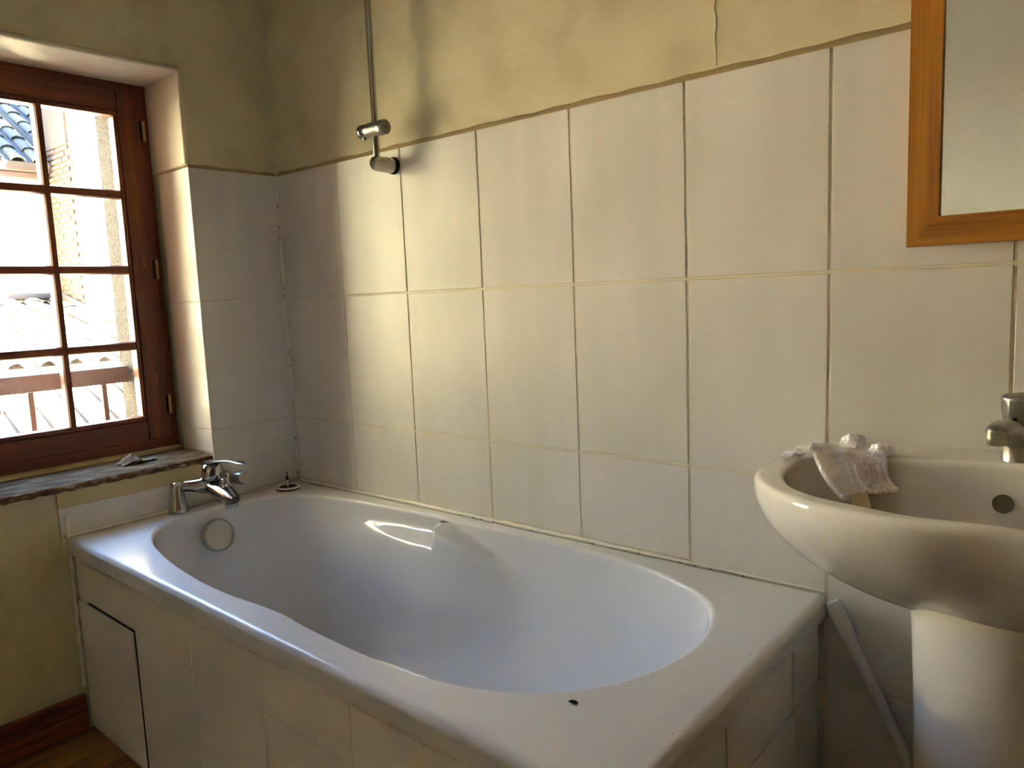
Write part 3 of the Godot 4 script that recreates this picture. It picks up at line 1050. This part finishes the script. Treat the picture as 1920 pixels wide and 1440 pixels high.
	part("screw_cap", MB.new().lathe([Vector2(0.0, 0.001), Vector2(0.0028, 0.001), Vector2(0.0032, 0.0), Vector2(0.0032, -0.003)], Transform3D(Basis(Vector3.RIGHT, PI * 0.5) , p + Vector3(-0.004, 0.079, 0.0222)), 16), M.rubber, hd)


func build_mirror() -> void:
	var x0 := 1.826
	var x1 := 2.32
	var y0 := 1.167
	var y1 := 1.86
	var w := 0.046
	var t := thing("wall_mirror", "wall mirror in a wide honey coloured wooden frame", "mirror", Vector3((x0 + x1) * 0.5, y0, 0.0))
	var zb := 0.002
	var zf := 0.021
	# four mitred rails
	var o := [Vector2(x0, y0), Vector2(x1, y0), Vector2(x1, y1), Vector2(x0, y1)]
	var inn := [Vector2(x0 + w, y0 + w), Vector2(x1 - w, y0 + w), Vector2(x1 - w, y1 - w), Vector2(x0 + w, y1 - w)]
	for k in 4:
		var q := (k + 1) % 4
		var mb := MB.new()
		mb.prism(PackedVector2Array([o[k], o[q], inn[q], inn[k]]), zf - zb, Transform3D(Basis(), Vector3(0, 0, zb)))
		for i in mb.v.size():
			var p := mb.v[i]
			mb.uv[i] = Vector2((p.x if k % 2 == 0 else p.y) * 1.2 + k * 0.3, (p.y if k % 2 == 0 else p.x) * 3.0 + p.z * 3.0)
		part("frame", mb, M.pine_y, t)
	part("backing", MB.new().span(Vector3(x0 + 0.01, y0 + 0.01, 0.001), Vector3(x1 - 0.01, y1 - 0.01, 0.006)), M.gap, t)
	part("glass", MB.new().span(Vector3(x0 + w - 0.004, y0 + w - 0.004, 0.006), Vector3(x1 - w + 0.004, y1 - w + 0.004, 0.011)), M.mirror, t, "silvered mirror glass")


func build_rail() -> void:
	var x := 0.562
	var z := 0.060
	var t := thing("shower_rail", "slim chrome shower rail on the wall above the bath", "shower rail", Vector3(x, 1.44, 0.0))
	var y1 := 2.12
	part("pole", MB.new().lathe([Vector2(0.0, 0.0), Vector2(0.0085, 0.0), Vector2(0.0085, y1 - 1.47), Vector2(0.0, y1 - 1.47)], Transform3D(Basis(), Vector3(x, 1.47, z)), 28), M.chrome, t)
	for k in 2:
		var y := 1.474 if k == 0 else y1 - 0.01
		var pts: Array = []
		var rad: Array = []
		# rounded nose, then a barrel back to the wall
		for i in 11:
			var u := i / 10.0
			var c := pow(1.0 - pow(1.0 - u, 2.4), 1.0 / 2.4)
			pts.append(Vector3(x, y + 0.002 * (1.0 - u), z + 0.020 - 0.020 * u))
			rad.append(Vector2(0.0175, 0.0195) * maxf(c, 0.08))
		for i in 5:
			var u := (i + 1) / 5.0
			pts.append(Vector3(x, y, lerpf(z, 0.009, u)))
			rad.append(Vector2(0.0175, 0.0195).lerp(Vector2(0.0185, 0.0205), u))
		var br := part("bracket", MB.new().sweep(pts, rad, 28), M.chrome, t, "chrome wall bracket")
		part("gasket", MB.new().lathe([Vector2(0.0, 0.0), Vector2(0.0215, 0.0), Vector2(0.0228, 0.002), Vector2(0.0228, 0.008), Vector2(0.0215, 0.0095), Vector2(0.0, 0.0095)], Transform3D(Basis(Vector3.RIGHT, PI * 0.5), Vector3(x, y, 0.0)), 32), M.rubber, br, "black rubber ring at the wall")
	# slider with a clamp knob, lying across the pole
	var sx := Basis(Vector3.BACK, -PI * 0.5)
	var c := Vector3(x + 0.004, 1.561, z + 0.004)
	part("slider", MB.new().lathe([Vector2(0.0, -0.030), Vector2(0.0175, -0.030), Vector2(0.0185, -0.028), Vector2(0.0185, 0.020), Vector2(0.0192, 0.021), Vector2(0.0192, 0.040), Vector2(0.018, 0.042), Vector2(0.0, 0.042)], Transform3D(sx, c), 40), M.chrome_dull, t, "sliding shower head holder")
	part("screw", MB.new().lathe([Vector2(0.0, 0.0425), Vector2(0.002, 0.0425), Vector2(0.002, 0.041)], Transform3D(sx, c), 12), M.rubber, t)
	# clamp knob
	var fork := MB.new()
	fork.lathe([Vector2(0.0, -0.056), Vector2(0.0165, -0.056), Vector2(0.0188, -0.0535), Vector2(0.0188, -0.038), Vector2(0.0175, -0.0365), Vector2(0.013, -0.036), Vector2(0.013, -0.030)], Transform3D(sx, c), 36)
	fork.box(c + Vector3(-0.042, -0.0185, 0.004), Vector3(0.012, 0.009, 0.010), 0.002)
	part("clamp_knob", fork, M.chrome, t, "bright chrome clamp knob")


func build_mixer() -> void:
	var t := thing("bath_mixer_tap", "chrome bridge mixer tap standing on the bath rim under the window", "tap", Vector3(0.04, RIM, 0.35))
	var lx := 0.0325
	for z in [0.425, 0.275]:
		part("leg", MB.new().lathe([Vector2(0.0, 0.0), Vector2(0.0280, 0.0), Vector2(0.0284, 0.003), Vector2(0.0270, 0.012), Vector2(0.0215, 0.045), Vector2(0.0185, 0.064), Vector2(0.0175, 0.072), Vector2(0.0155, 0.081), Vector2(0.010, 0.0875), Vector2(0.0, 0.089)], Transform3D(Basis(), Vector3(lx, RIM, z)), 40), M.chrome, t)
	for s in [1.0, -1.0]:
		var pts: Array = []
		var rad: Array = []
		for k in 14:
			var u := k / 13.0
			pts.append(Vector3(lerpf(lx, 0.094, smooth(0.15, 1.0, u)), RIM + 0.070 + 0.004 * u, 0.35 + s * lerpf(0.073, 0.0, u)))
			rad.append(Vector2(lerpf(0.0145, 0.029, smooth(0.25, 0.95, u)), lerpf(0.0150, 0.0260, smooth(0.2, 0.95, u))))
		part("arm", MB.new().sweep(pts, rad, 28), M.chrome, t)
		part("collar", MB.new().lathe([Vector2(0.0, -0.004), Vector2(0.0158, -0.004), Vector2(0.0162, 0.0), Vector2(0.0158, 0.004), Vector2(0.0, 0.004)], Transform3D(Basis(Vector3.RIGHT, PI * 0.5), Vector3(lx + 0.001, RIM + 0.070, 0.35 + s * 0.054)), 28), M.chrome, t)
	# body and spout: one teardrop that dips to the outlet
	var bp: Array = []
	var br: Array = []
	for k in 26:
		var u := k / 25.0
		bp.append(Vector3(0.060 + 0.150 * u, RIM + 0.073 - 0.010 * u - 0.026 * u * u, 0.35 - 0.004 * u))
		var r := Vector2(lerpf(0.034, 0.0225, u), lerpf(0.0265, 0.0185, u))
		r *= minf(1.0, sqrt(1.0 - pow(maxf(0.0, 0.18 - u) / 0.18, 2.0)) + 0.03)
		r *= minf(1.0, sqrt(1.0 - pow(maxf(0.0, u - 0.86) / 0.14, 2.0)) + 0.04)
		br.append(r)
	part("body", MB.new().sweep(bp, br, 32), M.chrome, t)
	part("outlet", MB.new().lathe([Vector2(0.0, -0.024), Vector2(0.0165, -0.024), Vector2(0.0180, -0.022), Vector2(0.0185, -0.004), Vector2(0.0, 0.0)], Transform3D(Basis(Vector3.BACK, 0.10), Vector3(0.184, RIM + 0.041, 0.346)), 32), M.chrome_dull, t)
	# lever: a cap with a blade that reaches out over the bath
	var cp := Vector3(0.100, RIM + 0.0905, 0.35)
	var tilt := Basis(Vector3.BACK, -0.06)
	var lever := part("lever", MB.new().lathe([Vector2(0.0, 0.0), Vector2(0.0290, 0.0), Vector2(0.0318, 0.004), Vector2(0.0312, 0.016), Vector2(0.0285, 0.032), Vector2(0.0245, 0.043), Vector2(0.016, 0.049), Vector2(0.0, 0.050)], Transform3D(tilt, cp), 44), M.chrome, t)
	var hp: Array = []
	var hr: Array = []
	for k in 18:
		var u := k / 17.0
		hp.append(cp + Vector3(-0.016 + 0.186 * u, 0.043 + 0.021 * sin(u * 2.1), -0.004 * u))
		var e := minf(1.0, sqrt(1.0 - pow(maxf(0.0, u - 0.93) / 0.07, 2.0)) + 0.08)
		hr.append(Vector2(lerpf(0.024, 0.0125, smooth(0.0, 0.6, u)) * e, lerpf(0.0095, 0.0048, smooth(0.0, 0.4, u)) * e))
	part("blade", MB.new().sweep(hp, hr, 24), M.chrome, lever)
	# shower diverter behind the spout
	part("diverter", MB.new().lathe([Vector2(0.0, 0.0), Vector2(0.009, 0.0), Vector2(0.009, 0.010), Vector2(0.0085, 0.014), Vector2(0.0115, 0.018), Vector2(0.0115, 0.024), Vector2(0.008, 0.028), Vector2(0.0, 0.029)], Transform3D(Basis(), Vector3(0.158, RIM + 0.071, 0.345)), 20), M.chrome, t)
	part("diverter_knob", MB.new().lathe([Vector2(0.0, -0.028), Vector2(0.017, -0.028), Vector2(0.0205, -0.024), Vector2(0.0205, 0.018), Vector2(0.0165, 0.026), Vector2(0.0, 0.026)], Transform3D(Basis(Vector3.BACK, -PI * 0.5 + 0.15), Vector3(0.150, RIM + 0.088, 0.297)), 6), M.chrome_dull, t, "dull six-sided knob")


func build_small_things() -> void:
	# plug-chain stub in a white ring
	var c := Vector3(0.083, RIM, 0.096)
	var g := thing("plug_chain_holder", "white ring with a broken chain stub in the bath corner", "plug chain", c)
	part("ring", MB.new().lathe([Vector2(0.0285, 0.0036), Vector2(0.037, 0.0036), Vector2(0.0392, 0.0062), Vector2(0.0385, 0.0092), Vector2(0.0350, 0.0108), Vector2(0.0305, 0.0098), Vector2(0.0282, 0.0070), Vector2(0.0285, 0.0036)], Transform3D(Basis(), c), 40), M.caulk, g)
	part("ring_shade", MB.new().lathe([Vector2(0.0, 0.0), Vector2(0.0365, 0.0), Vector2(0.0372, 0.0035), Vector2(0.0, 0.0035)], Transform3D(Basis(), c), 36), M.gap, g)  # dark disc: shadow line under the ring put into colour
	part("hollow", MB.new().lathe([Vector2(0.0, 0.0060), Vector2(0.0286, 0.0060), Vector2(0.0286, 0.001)], Transform3D(Basis(), c), 32), M.gap, g, "dark hollow inside the ring")
	part("stem", MB.new().lathe([Vector2(0.0, 0.0), Vector2(0.0045, 0.001), Vector2(0.003, 0.006), Vector2(0.0025, 0.030), Vector2(0.0, 0.031)], Transform3D(Basis(), c), 14), M.caulk, g)
	var ch := MB.new()
	ch.lathe([Vector2(0.0, 0.026), Vector2(0.003, 0.029), Vector2(0.0042, 0.034), Vector2(0.003, 0.039), Vector2(0.0012, 0.042), Vector2(0.0015, 0.050), Vector2(0.0, 0.052)], Transform3D(Basis(), c), 12)
	ch.tube([c + Vector3(0, 0.049, 0), c + Vector3(0.001, 0.054, 0.003)], 0.001, 6)
	ch.tube([c + Vector3(0, 0.049, 0), c + Vector3(-0.001, 0.055, -0.0025)], 0.001, 6)
	part("chain_stub", ch, M.rubber, g, "dark metal chain stub")
	# crumpled paper scrap on the sill
	var pc := Vector3(-0.095, 0.6755, 0.490)
	var p := thing("paper_scrap", "small crumpled grey paper scrap lying on the window sill", "paper", pc)
	var rows: Array = []
	var r := RandomNumberGenerator.new()
	r.seed = 5
	for i in 9:
		var row: Array = []
		for j in 9:
			var u := (i - 4) / 4.0
			var w := (j - 4) / 4.0
			var hgt := 0.030 * pow(maxf(0.0, 1.0 - absf(u) * 0.9 - absf(w) * 0.15), 0.9) + r.randf_range(-0.002, 0.004)
			row.append(pc + Vector3(w * 0.026 + r.randf_range(-0.003, 0.003), maxf(0.0012, hgt * (1.0 - 0.35 * absf(w))), u * 0.034 + r.randf_range(-0.004, 0.004)))
		rows.append(row)
	part("crumple", MB.new().sheet(rows), M.paper, p)
	rows = []
	for i in 6:
		var row: Array = []
		for j in 5:
			row.append(pc + Vector3(0.004 + 0.014 * (j - 2) / 2.0, 0.002 + 0.006 * absf(sin(i * 1.3 + j)), -0.030 - 0.008 * i))
		rows.append(row)
	part("corner_fold", MB.new().sheet(rows), M.paper, p)
	# dry crumb on the bath rim
	var cr := thing("crumb", "dark dried crumb lying on the front corner of the bath rim", "crumb", Vector3(1.532, RIM, 0.591))
	part("flake", MB.new().sweep([Vector3(1.526, RIM + 0.0018, 0.594), Vector3(1.530, RIM + 0.0028, 0.592), Vector3(1.535, RIM + 0.0024, 0.590), Vector3(1.539, RIM + 0.0016, 0.589)], [Vector2(0.0006, 0.0006), Vector2(0.0022, 0.002), Vector2(0.002, 0.0018), Vector2(0.0006, 0.0006)], 8), M.rubber, cr)
	# white waste pipe leaning along the wall behind the basin
	var a := Vector3(1.7215, 0.520, 0.026)
	var b := Vector3(1.897, 0.165, 0.026)
	var wp := thing("waste_pipe", "white plastic pipe slanting down the wall beside the basin pedestal", "pipe", a)
	part("pipe", MB.new().tube([a, b, b + Vector3(0.02, -0.06, 0.0), b + Vector3(0.02, -0.155, 0.0)], 0.0115, 20), M.pvc, wp)
	var d := (b - a).normalized()
	part("coupling", MB.new().sweep([a - d * 0.012, a - d * 0.010, a + d * 0.052, a + d * 0.054], [Vector2(0.012, 0.012), Vector2(0.0150, 0.0150), Vector2(0.0150, 0.0150), Vector2(0.012, 0.012)], 20), M.pvc, wp)
	build_cloth()


func build_cloth() -> void:
	var t := thing("knitted_cloth", "white ribbed knitted cloth draped over the basin's back left rim", "cloth", Vector3(1.76, 0.78, 0.12))
	# control net, rows from the rim down into the bowl
	var net := [
		[Vector3(1.716, 0.836, 0.142), Vector3(1.738, 0.834, 0.118), Vector3(1.760, 0.836, 0.090), Vector3(1.786, 0.832, 0.082), Vector3(1.816, 0.838, 0.092)],
		[Vector3(1.724, 0.828, 0.155), Vector3(1.748, 0.826, 0.135), Vector3(1.772, 0.831, 0.112), Vector3(1.796, 0.826, 0.102), Vector3(1.822, 0.826, 0.102)],
		[Vector3(1.738, 0.812, 0.172), Vector3(1.762, 0.814, 0.155), Vector3(1.784, 0.818, 0.136), Vector3(1.806, 0.814, 0.122), Vector3(1.828, 0.812, 0.116)],
		[Vector3(1.758, 0.797, 0.195), Vector3(1.776, 0.800, 0.178), Vector3(1.796, 0.803, 0.158), Vector3(1.816, 0.801, 0.142), Vector3(1.836, 0.799, 0.130)],
		[Vector3(1.784, 0.781, 0.214), Vector3(1.797, 0.785, 0.192), Vector3(1.812, 0.788, 0.172), Vector3(1.829, 0.788, 0.154), Vector3(1.846, 0.790, 0.140)],
	]
	var rows: Array = []
	var ni := 60
	var nj := 80
	for i in ni + 1:
		var row: Array = []
		for j in nj + 1:
			var u := float(j) / nj
			var w := float(i) / ni
			var p := bez(net, w, u)
			var rib := smooth(0.25, 0.6, u) * smooth(0.35, 0.55, w) * 0.0032 * sin(u * TAU * 11.0)
			var stitch := 0.0005 * sin(w * TAU * 18.0 + sin(u * 40.0)) * smooth(0.1, 0.3, u)
			var fold := 0.006 * exp(-pow((u - 0.42 - 0.2 * (w - 0.4)) / 0.09, 2.0)) * (1.0 - w * 0.7)
			var fold2 := 0.004 * exp(-pow((u - 0.05) / 0.06, 2.0))
			p += Vector3(0.35, 0.8, 0.45).normalized() * (rib + stitch + fold + fold2)
			row.append(p)
		rows.append(row)
	# give the knit a back and a rolled hem
	var back: Array = []
	for i in ni + 1:
		var row: Array = []
		for j in nj + 1:
			row.append(rows[i][j] - Vector3(0.35, 0.8, 0.45).normalized() * 0.004)
		back.append(row)
	var mb := MB.new().sheet(rows).sheet(back, false, -1.0)
	part("knit", mb, M.knit, t)
	var hem: Array = []
	var hr: Array = []
	for j in range(0, nj + 1, 2):
		hem.append(rows[ni][j] - Vector3(0, 0.002, 0))
		hr.append(Vector2(0.0042, 0.0042))
	part("hem", MB.new().sweep(hem, hr, 10), M.knit, t)
	# lacy flap that lies on the rim, and two loose corners
	var flap := MB.new()
	var fl: Array = []
	for i in 22:
		var row: Array = []
		for j in 14:
			var u := i / 21.0
			var w := j / 13.0
			var q := Vector3(1.720, 0.838, 0.140).lerp(Vector3(1.668, 0.823, 0.145), u)
			q += Vector3(0.012, 0.0, -0.040) * (w - 0.25) * (1.0 - 0.55 * u)
			q.y += 0.0046 * sin(u * 15.0 + w * 3.0) * (0.4 + w) + 0.003 * sin(w * 7.0) + 0.004 * sin(PI * u)
			row.append(q)
		fl.append(row)
	flap.sheet(fl)
	var fb: Array = []
	for row in fl:
		var low: Array = []
		for q in row:
			low.append(q - Vector3(0, 0.005, 0))
		fb.append(low)
	flap.sheet(fb, false, -1.0)
	flap.sheet([fl[fl.size() - 1], fb[fb.size() - 1]])
	var e0: Array = []
	var e1: Array = []
	for k in fl.size():
		e0.append(fl[k][0])
		e1.append(fb[k][0])
	flap.sheet([e0, e1])
	part("flap", flap, M.knit, t)
	for q in [[Vector3(1.764, 0.842, 0.080), Vector3(0.019, 0.016, 0.010)], [Vector3(1.813, 0.838, 0.092), Vector3(0.018, 0.011, 0.013)]]:
		var rr: Array = []
		for i in 13:
			var ring: Array = []
			for j in 24:
				var a := TAU * j / 24
				var e := PI * i / 12.0
				var k := 1.0 + (0.22 * sin(a * 3.0 + i * 0.7) + 0.10 * sin(a * 7.0 - i)) * sin(e)
				ring.append(q[0] + Vector3(cos(a) * sin(e), cos(e), sin(a) * sin(e)) * q[1] * k)
			rr.append(ring)
		part("gathered_corner", MB.new().sheet(rr, true), M.knit, t)
	var tg := MB.new()
	tg.sheet([[Vector3(1.793, 0.786, 0.202), Vector3(1.813, 0.787, 0.182)], [Vector3(1.799, 0.772, 0.208), Vector3(1.819, 0.773, 0.188)], [Vector3(1.807, 0.752, 0.214), Vector3(1.827, 0.753, 0.194)]])
	part("care_tag", tg, M.tag, t, "cream fabric tag")


func bez(net: Array, w: float, u: float) -> Vector3:
	var cols: Array = []
	for row in net:
		cols.append(cat(row, u))
	return cat(cols, w)


func cat(p: Array, t: float) -> Vector3:
	var n := p.size() - 1
	var s := clampf(t, 0.0, 0.99999) * n
	var i := int(s)
	var a: Vector3 = p[maxi(i - 1, 0)]
	var b: Vector3 = p[i]
	var c: Vector3 = p[i + 1]
	var d: Vector3 = p[mini(i + 2, n)]
	return b.cubic_interpolate(c, a, d, s - i)


# ---------------------------------------------------------------- outside
# rows of half-round tiles running up from an eave along -x
func tiled_slope(t: Node3D, key: String, xe: float, ye: float, slope: float, run: float, z0: float, z1: float, pitch: float, bed: Material) -> void:
	var up := Vector3(-1, slope, 0).normalized()
	var nrm := Vector3(slope, 1, 0).normalized()
	var len := run / absf(up.x)
	var e := Vector3(xe, ye, 0)
	var mb := MB.new()
	mb.box(e + up * len * 0.5 - nrm * 0.05 + Vector3(0, 0, (z0 + z1) * 0.5), Vector3(len, 0.06, z1 - z0), 0.0, Basis(up, nrm, up.cross(nrm)))
	part("roof_bed", mb, bed, t)
	var step := 0.40
	var meshes: Array = []
	for k in 4:
		var m := MB.new()
		var ring: Array = []
		for s in 2:
			var r := pitch * (0.335 if s == 0 else 0.28)
			var row: Array = []
			for j in 9:
				var a := PI * j / 8.0
				row.append(up * (step * 1.16 * s) + nrm * (r * 0.62 * sin(a) - 0.012 + (0.022 if s == 0 else 0.0)) + Vector3(0, 0, r * cos(a)))
			ring.append(row)
		m.sheet(ring, false, -1.0)
		var inner: Array = []
		for s in 2:
			var row: Array = []
			for j in 9:
				row.append(ring[s][j] - nrm * 0.014)
			inner.append(row)
		m.sheet([ring[0], inner[0]])
		m.sheet(inner)
		meshes.append(m.mesh(M["%s%d" % [key, k]]))
	var z := z0 + pitch * 0.5
	while z < z1:
		for r in int(ceil(len / step)):
			var at := e + up * (r * step - 0.03) + Vector3(0, 0, z + rng.randf_range(-0.008, 0.008)) + nrm * rng.randf_range(-0.004, 0.006)
			piece("roof_tile", meshes[rng.randi() % 4], t, at, Basis(nrm, rng.randf_range(-0.025, 0.025)))
		z += pitch


func build_outside() -> void:
	# guard rail in the window opening
	var g := thing("window_guard", "speckled dark handrail with bars across the outside of the window", "railing", Vector3(-0.37, 0.70, 0.60))
	part("handrail", MB.new().span(Vector3(-0.395, 0.888, 0.36), Vector3(-0.355, 0.9395, 0.84), 0.003), M.iron, g)
	part("bar", MB.new().span(Vector3(-0.385, 0.70, 0.631), Vector3(-0.370, 0.888, 0.646), 0.002), M.iron, g)
	part("bar", MB.new().span(Vector3(-0.385, 0.70, 0.425), Vector3(-0.370, 0.888, 0.440), 0.002), M.iron, g)

	var gr := setting("ground", "pale courtyard ground far below the window", "ground")
	part("paving", MB.new().span(Vector3(-40, -3.7, -40), Vector3(-0.42, -3.5, 40)), M.ground, gr)

	# white house that stands forward, brick side face towards the left
	var zc := -2.462
	var w := thing("white_house", "sunlit white house with a brick side wall seen through the window", "house", Vector3(-8.0, -3.5, -6.0))
	part("front_wall", MB.new().span(Vector3(-9.2, -3.5, -10.0), Vector3(-8.0, 7.0, zc)), M.facade, w)
	for q in [[3.20, 0.030], [3.115, 0.026], [3.03, 0.022], [2.95, 0.018], [2.70, 0.016]]:
		part("moulding", MB.new().span(Vector3(-8.02, q[0], -9.0), Vector3(-8.0 + 0.05 + q[1], q[0] + 0.035, zc - 0.01), 0.006), M.facade, w)
	part("mortar_bed", MB.new().span(Vector3(-9.2, 0.6, zc), Vector3(-8.004, 3.19, zc + 0.012)), M.mortar, w)
	part("stone_pier", MB.new().span(Vector3(-9.2, 3.19, zc), Vector3(-8.12, 5.6, zc + 0.03)), M.lichen, w, "grey and yellow lichened stone above the bricks")
	var bm: Array = []
	for k in 4:
		bm.append(MB.new().box(Vector3.ZERO, Vector3(0.19, 0.047, 0.03), 0.006).mesh(M["brick%d" % k]))
	var y := 0.84
	var row := 0
	while y < 3.17:
		for k in 6:
			var x := -8.10 - 0.205 * k - (0.1 if row % 2 else 0.0)
			if x < -9.12:
				continue
			piece("brick", bm[rng.randi() % 4], w, Vector3(x, y, zc + 0.018 + rng.randf_range(-0.003, 0.004)), Basis(Vector3.BACK, rng.randf_range(-0.012, 0.012)))
		y += 0.066
		row += 1

	# lower house behind it, with a wooden eave and a grey tiled roof
	var h := thing("cream_house", "cream house with wooden eave and grey tiled roof beyond the brick wall", "house", Vector3(-8.9, -3.5, 2.0))
	part("wall", MB.new().span(Vector3(-13.0, -3.5, zc + 0.045), Vector3(-8.9, 2.82, 6.6)), M.facade, h)
	part("eave_board", MB.new().span(Vector3(-8.95, 2.82, zc + 0.05), Vector3(-8.72, 2.90, 6.6), 0.01), M.oak, h, "orange brown wooden eave")
	part("eave_board", MB.new().span(Vector3(-8.9, 2.90, zc + 0.05), Vector3(-8.66, 2.975, 6.6), 0.01), M.oak, h)
	tiled_slope(h, "grey_tile", -8.62, 3.02, 0.55, 3.0, zc + 0.05, 3.2, 0.24, M.slate_bed)
	tiled_slope(h, "grey_tile", -9.26, 3.372, 0.55, 3.0, -5.6, zc - 0.02, 0.24, M.slate_bed)
	part("roof_bed", MB.new().box(Vector3(-10.1, 3.78, 4.9), Vector3(3.4, 0.08, 3.4), 0.0, Basis(Vector3.BACK, -0.5028)), M.slate_bed, h)

	# tall grey house added out of sight to throw sunlight into the room
	var v := thing("added_gable_house", "added unseen grey gable that throws sunlight into the room", "house", Vector3(-6.0, -3.5, 4.8))
	part("wall", MB.new().span(Vector3(-8.5, -3.5, 3.2), Vector3(-3.2, 5.6, 6.5)), M.added_gable_render, v)

	# return wall added out of sight to keep light off the window reveal
	var rt := setting("wall_added_return", "added unseen roughcast return wall that blocks light left of the window", "wall")
	part("roughcast", MB.new().span(Vector3(-1.8, -3.5, 2.2), Vector3(-0.422, 3.9, 4.9)), M.roughcast, rt)

	# two lean-to roofs of half-round tiles between the houses
	var f := thing("upper_tiled_roof", "sunlit canal tiled roof with a gutter below the brick wall", "roof", Vector3(-6.0, 0.5, -1.0))
	tiled_slope(f, "canal", -6.02, 0.615, 0.235, 2.9, -6.0, 4.0, 0.27, M.channel_shade)
	part("gutter", MB.new().span(Vector3(-6.06, 0.545, -6.0), Vector3(-5.93, 0.60, 4.0), 0.012), M.facade, f, "pale gutter along the eave")
	part("fascia", MB.new().span(Vector3(-6.10, 0.50, -6.0), Vector3(-5.98, 0.545, 4.0), 0.005), M.oak, f)
	part("flashing", MB.new().box(Vector3(-8.55, 1.27, zc + 0.05), Vector3(1.3, 0.14, 0.02), 0.004, Basis(Vector3.BACK, -0.231)).box(Vector3(-8.50, 1.22, zc + 0.12), Vector3(1.3, 0.02, 0.16), 0.004, Basis(Vector3.BACK, -0.231)), M.zinc, f, "grey zinc flashing against the brick")
	part("ridge_mortar", MB.new().span(Vector3(-8.92, 1.30, zc + 0.1), Vector3(-8.80, 1.385, 4.0), 0.02), M.zinc, f)
	part("support_wall", MB.new().span(Vector3(-8.8, -3.5, -6.0), Vector3(-6.14, 0.50, 3.1)), M.facade, f)
	var n := thing("lower_tiled_roof", "sunlit canal tiled roof behind the window handrail", "roof", Vector3(-4.5, 0.0, -1.0))
	tiled_slope(n, "canal", -3.2, -0.55, 0.37, 2.95, -5.5, 3.5, 0.27, M.channel_shade)
	part("support_wall", MB.new().span(Vector3(-6.12, -3.5, -5.5), Vector3(-3.3, -0.85, 3.5)), M.facade, n)
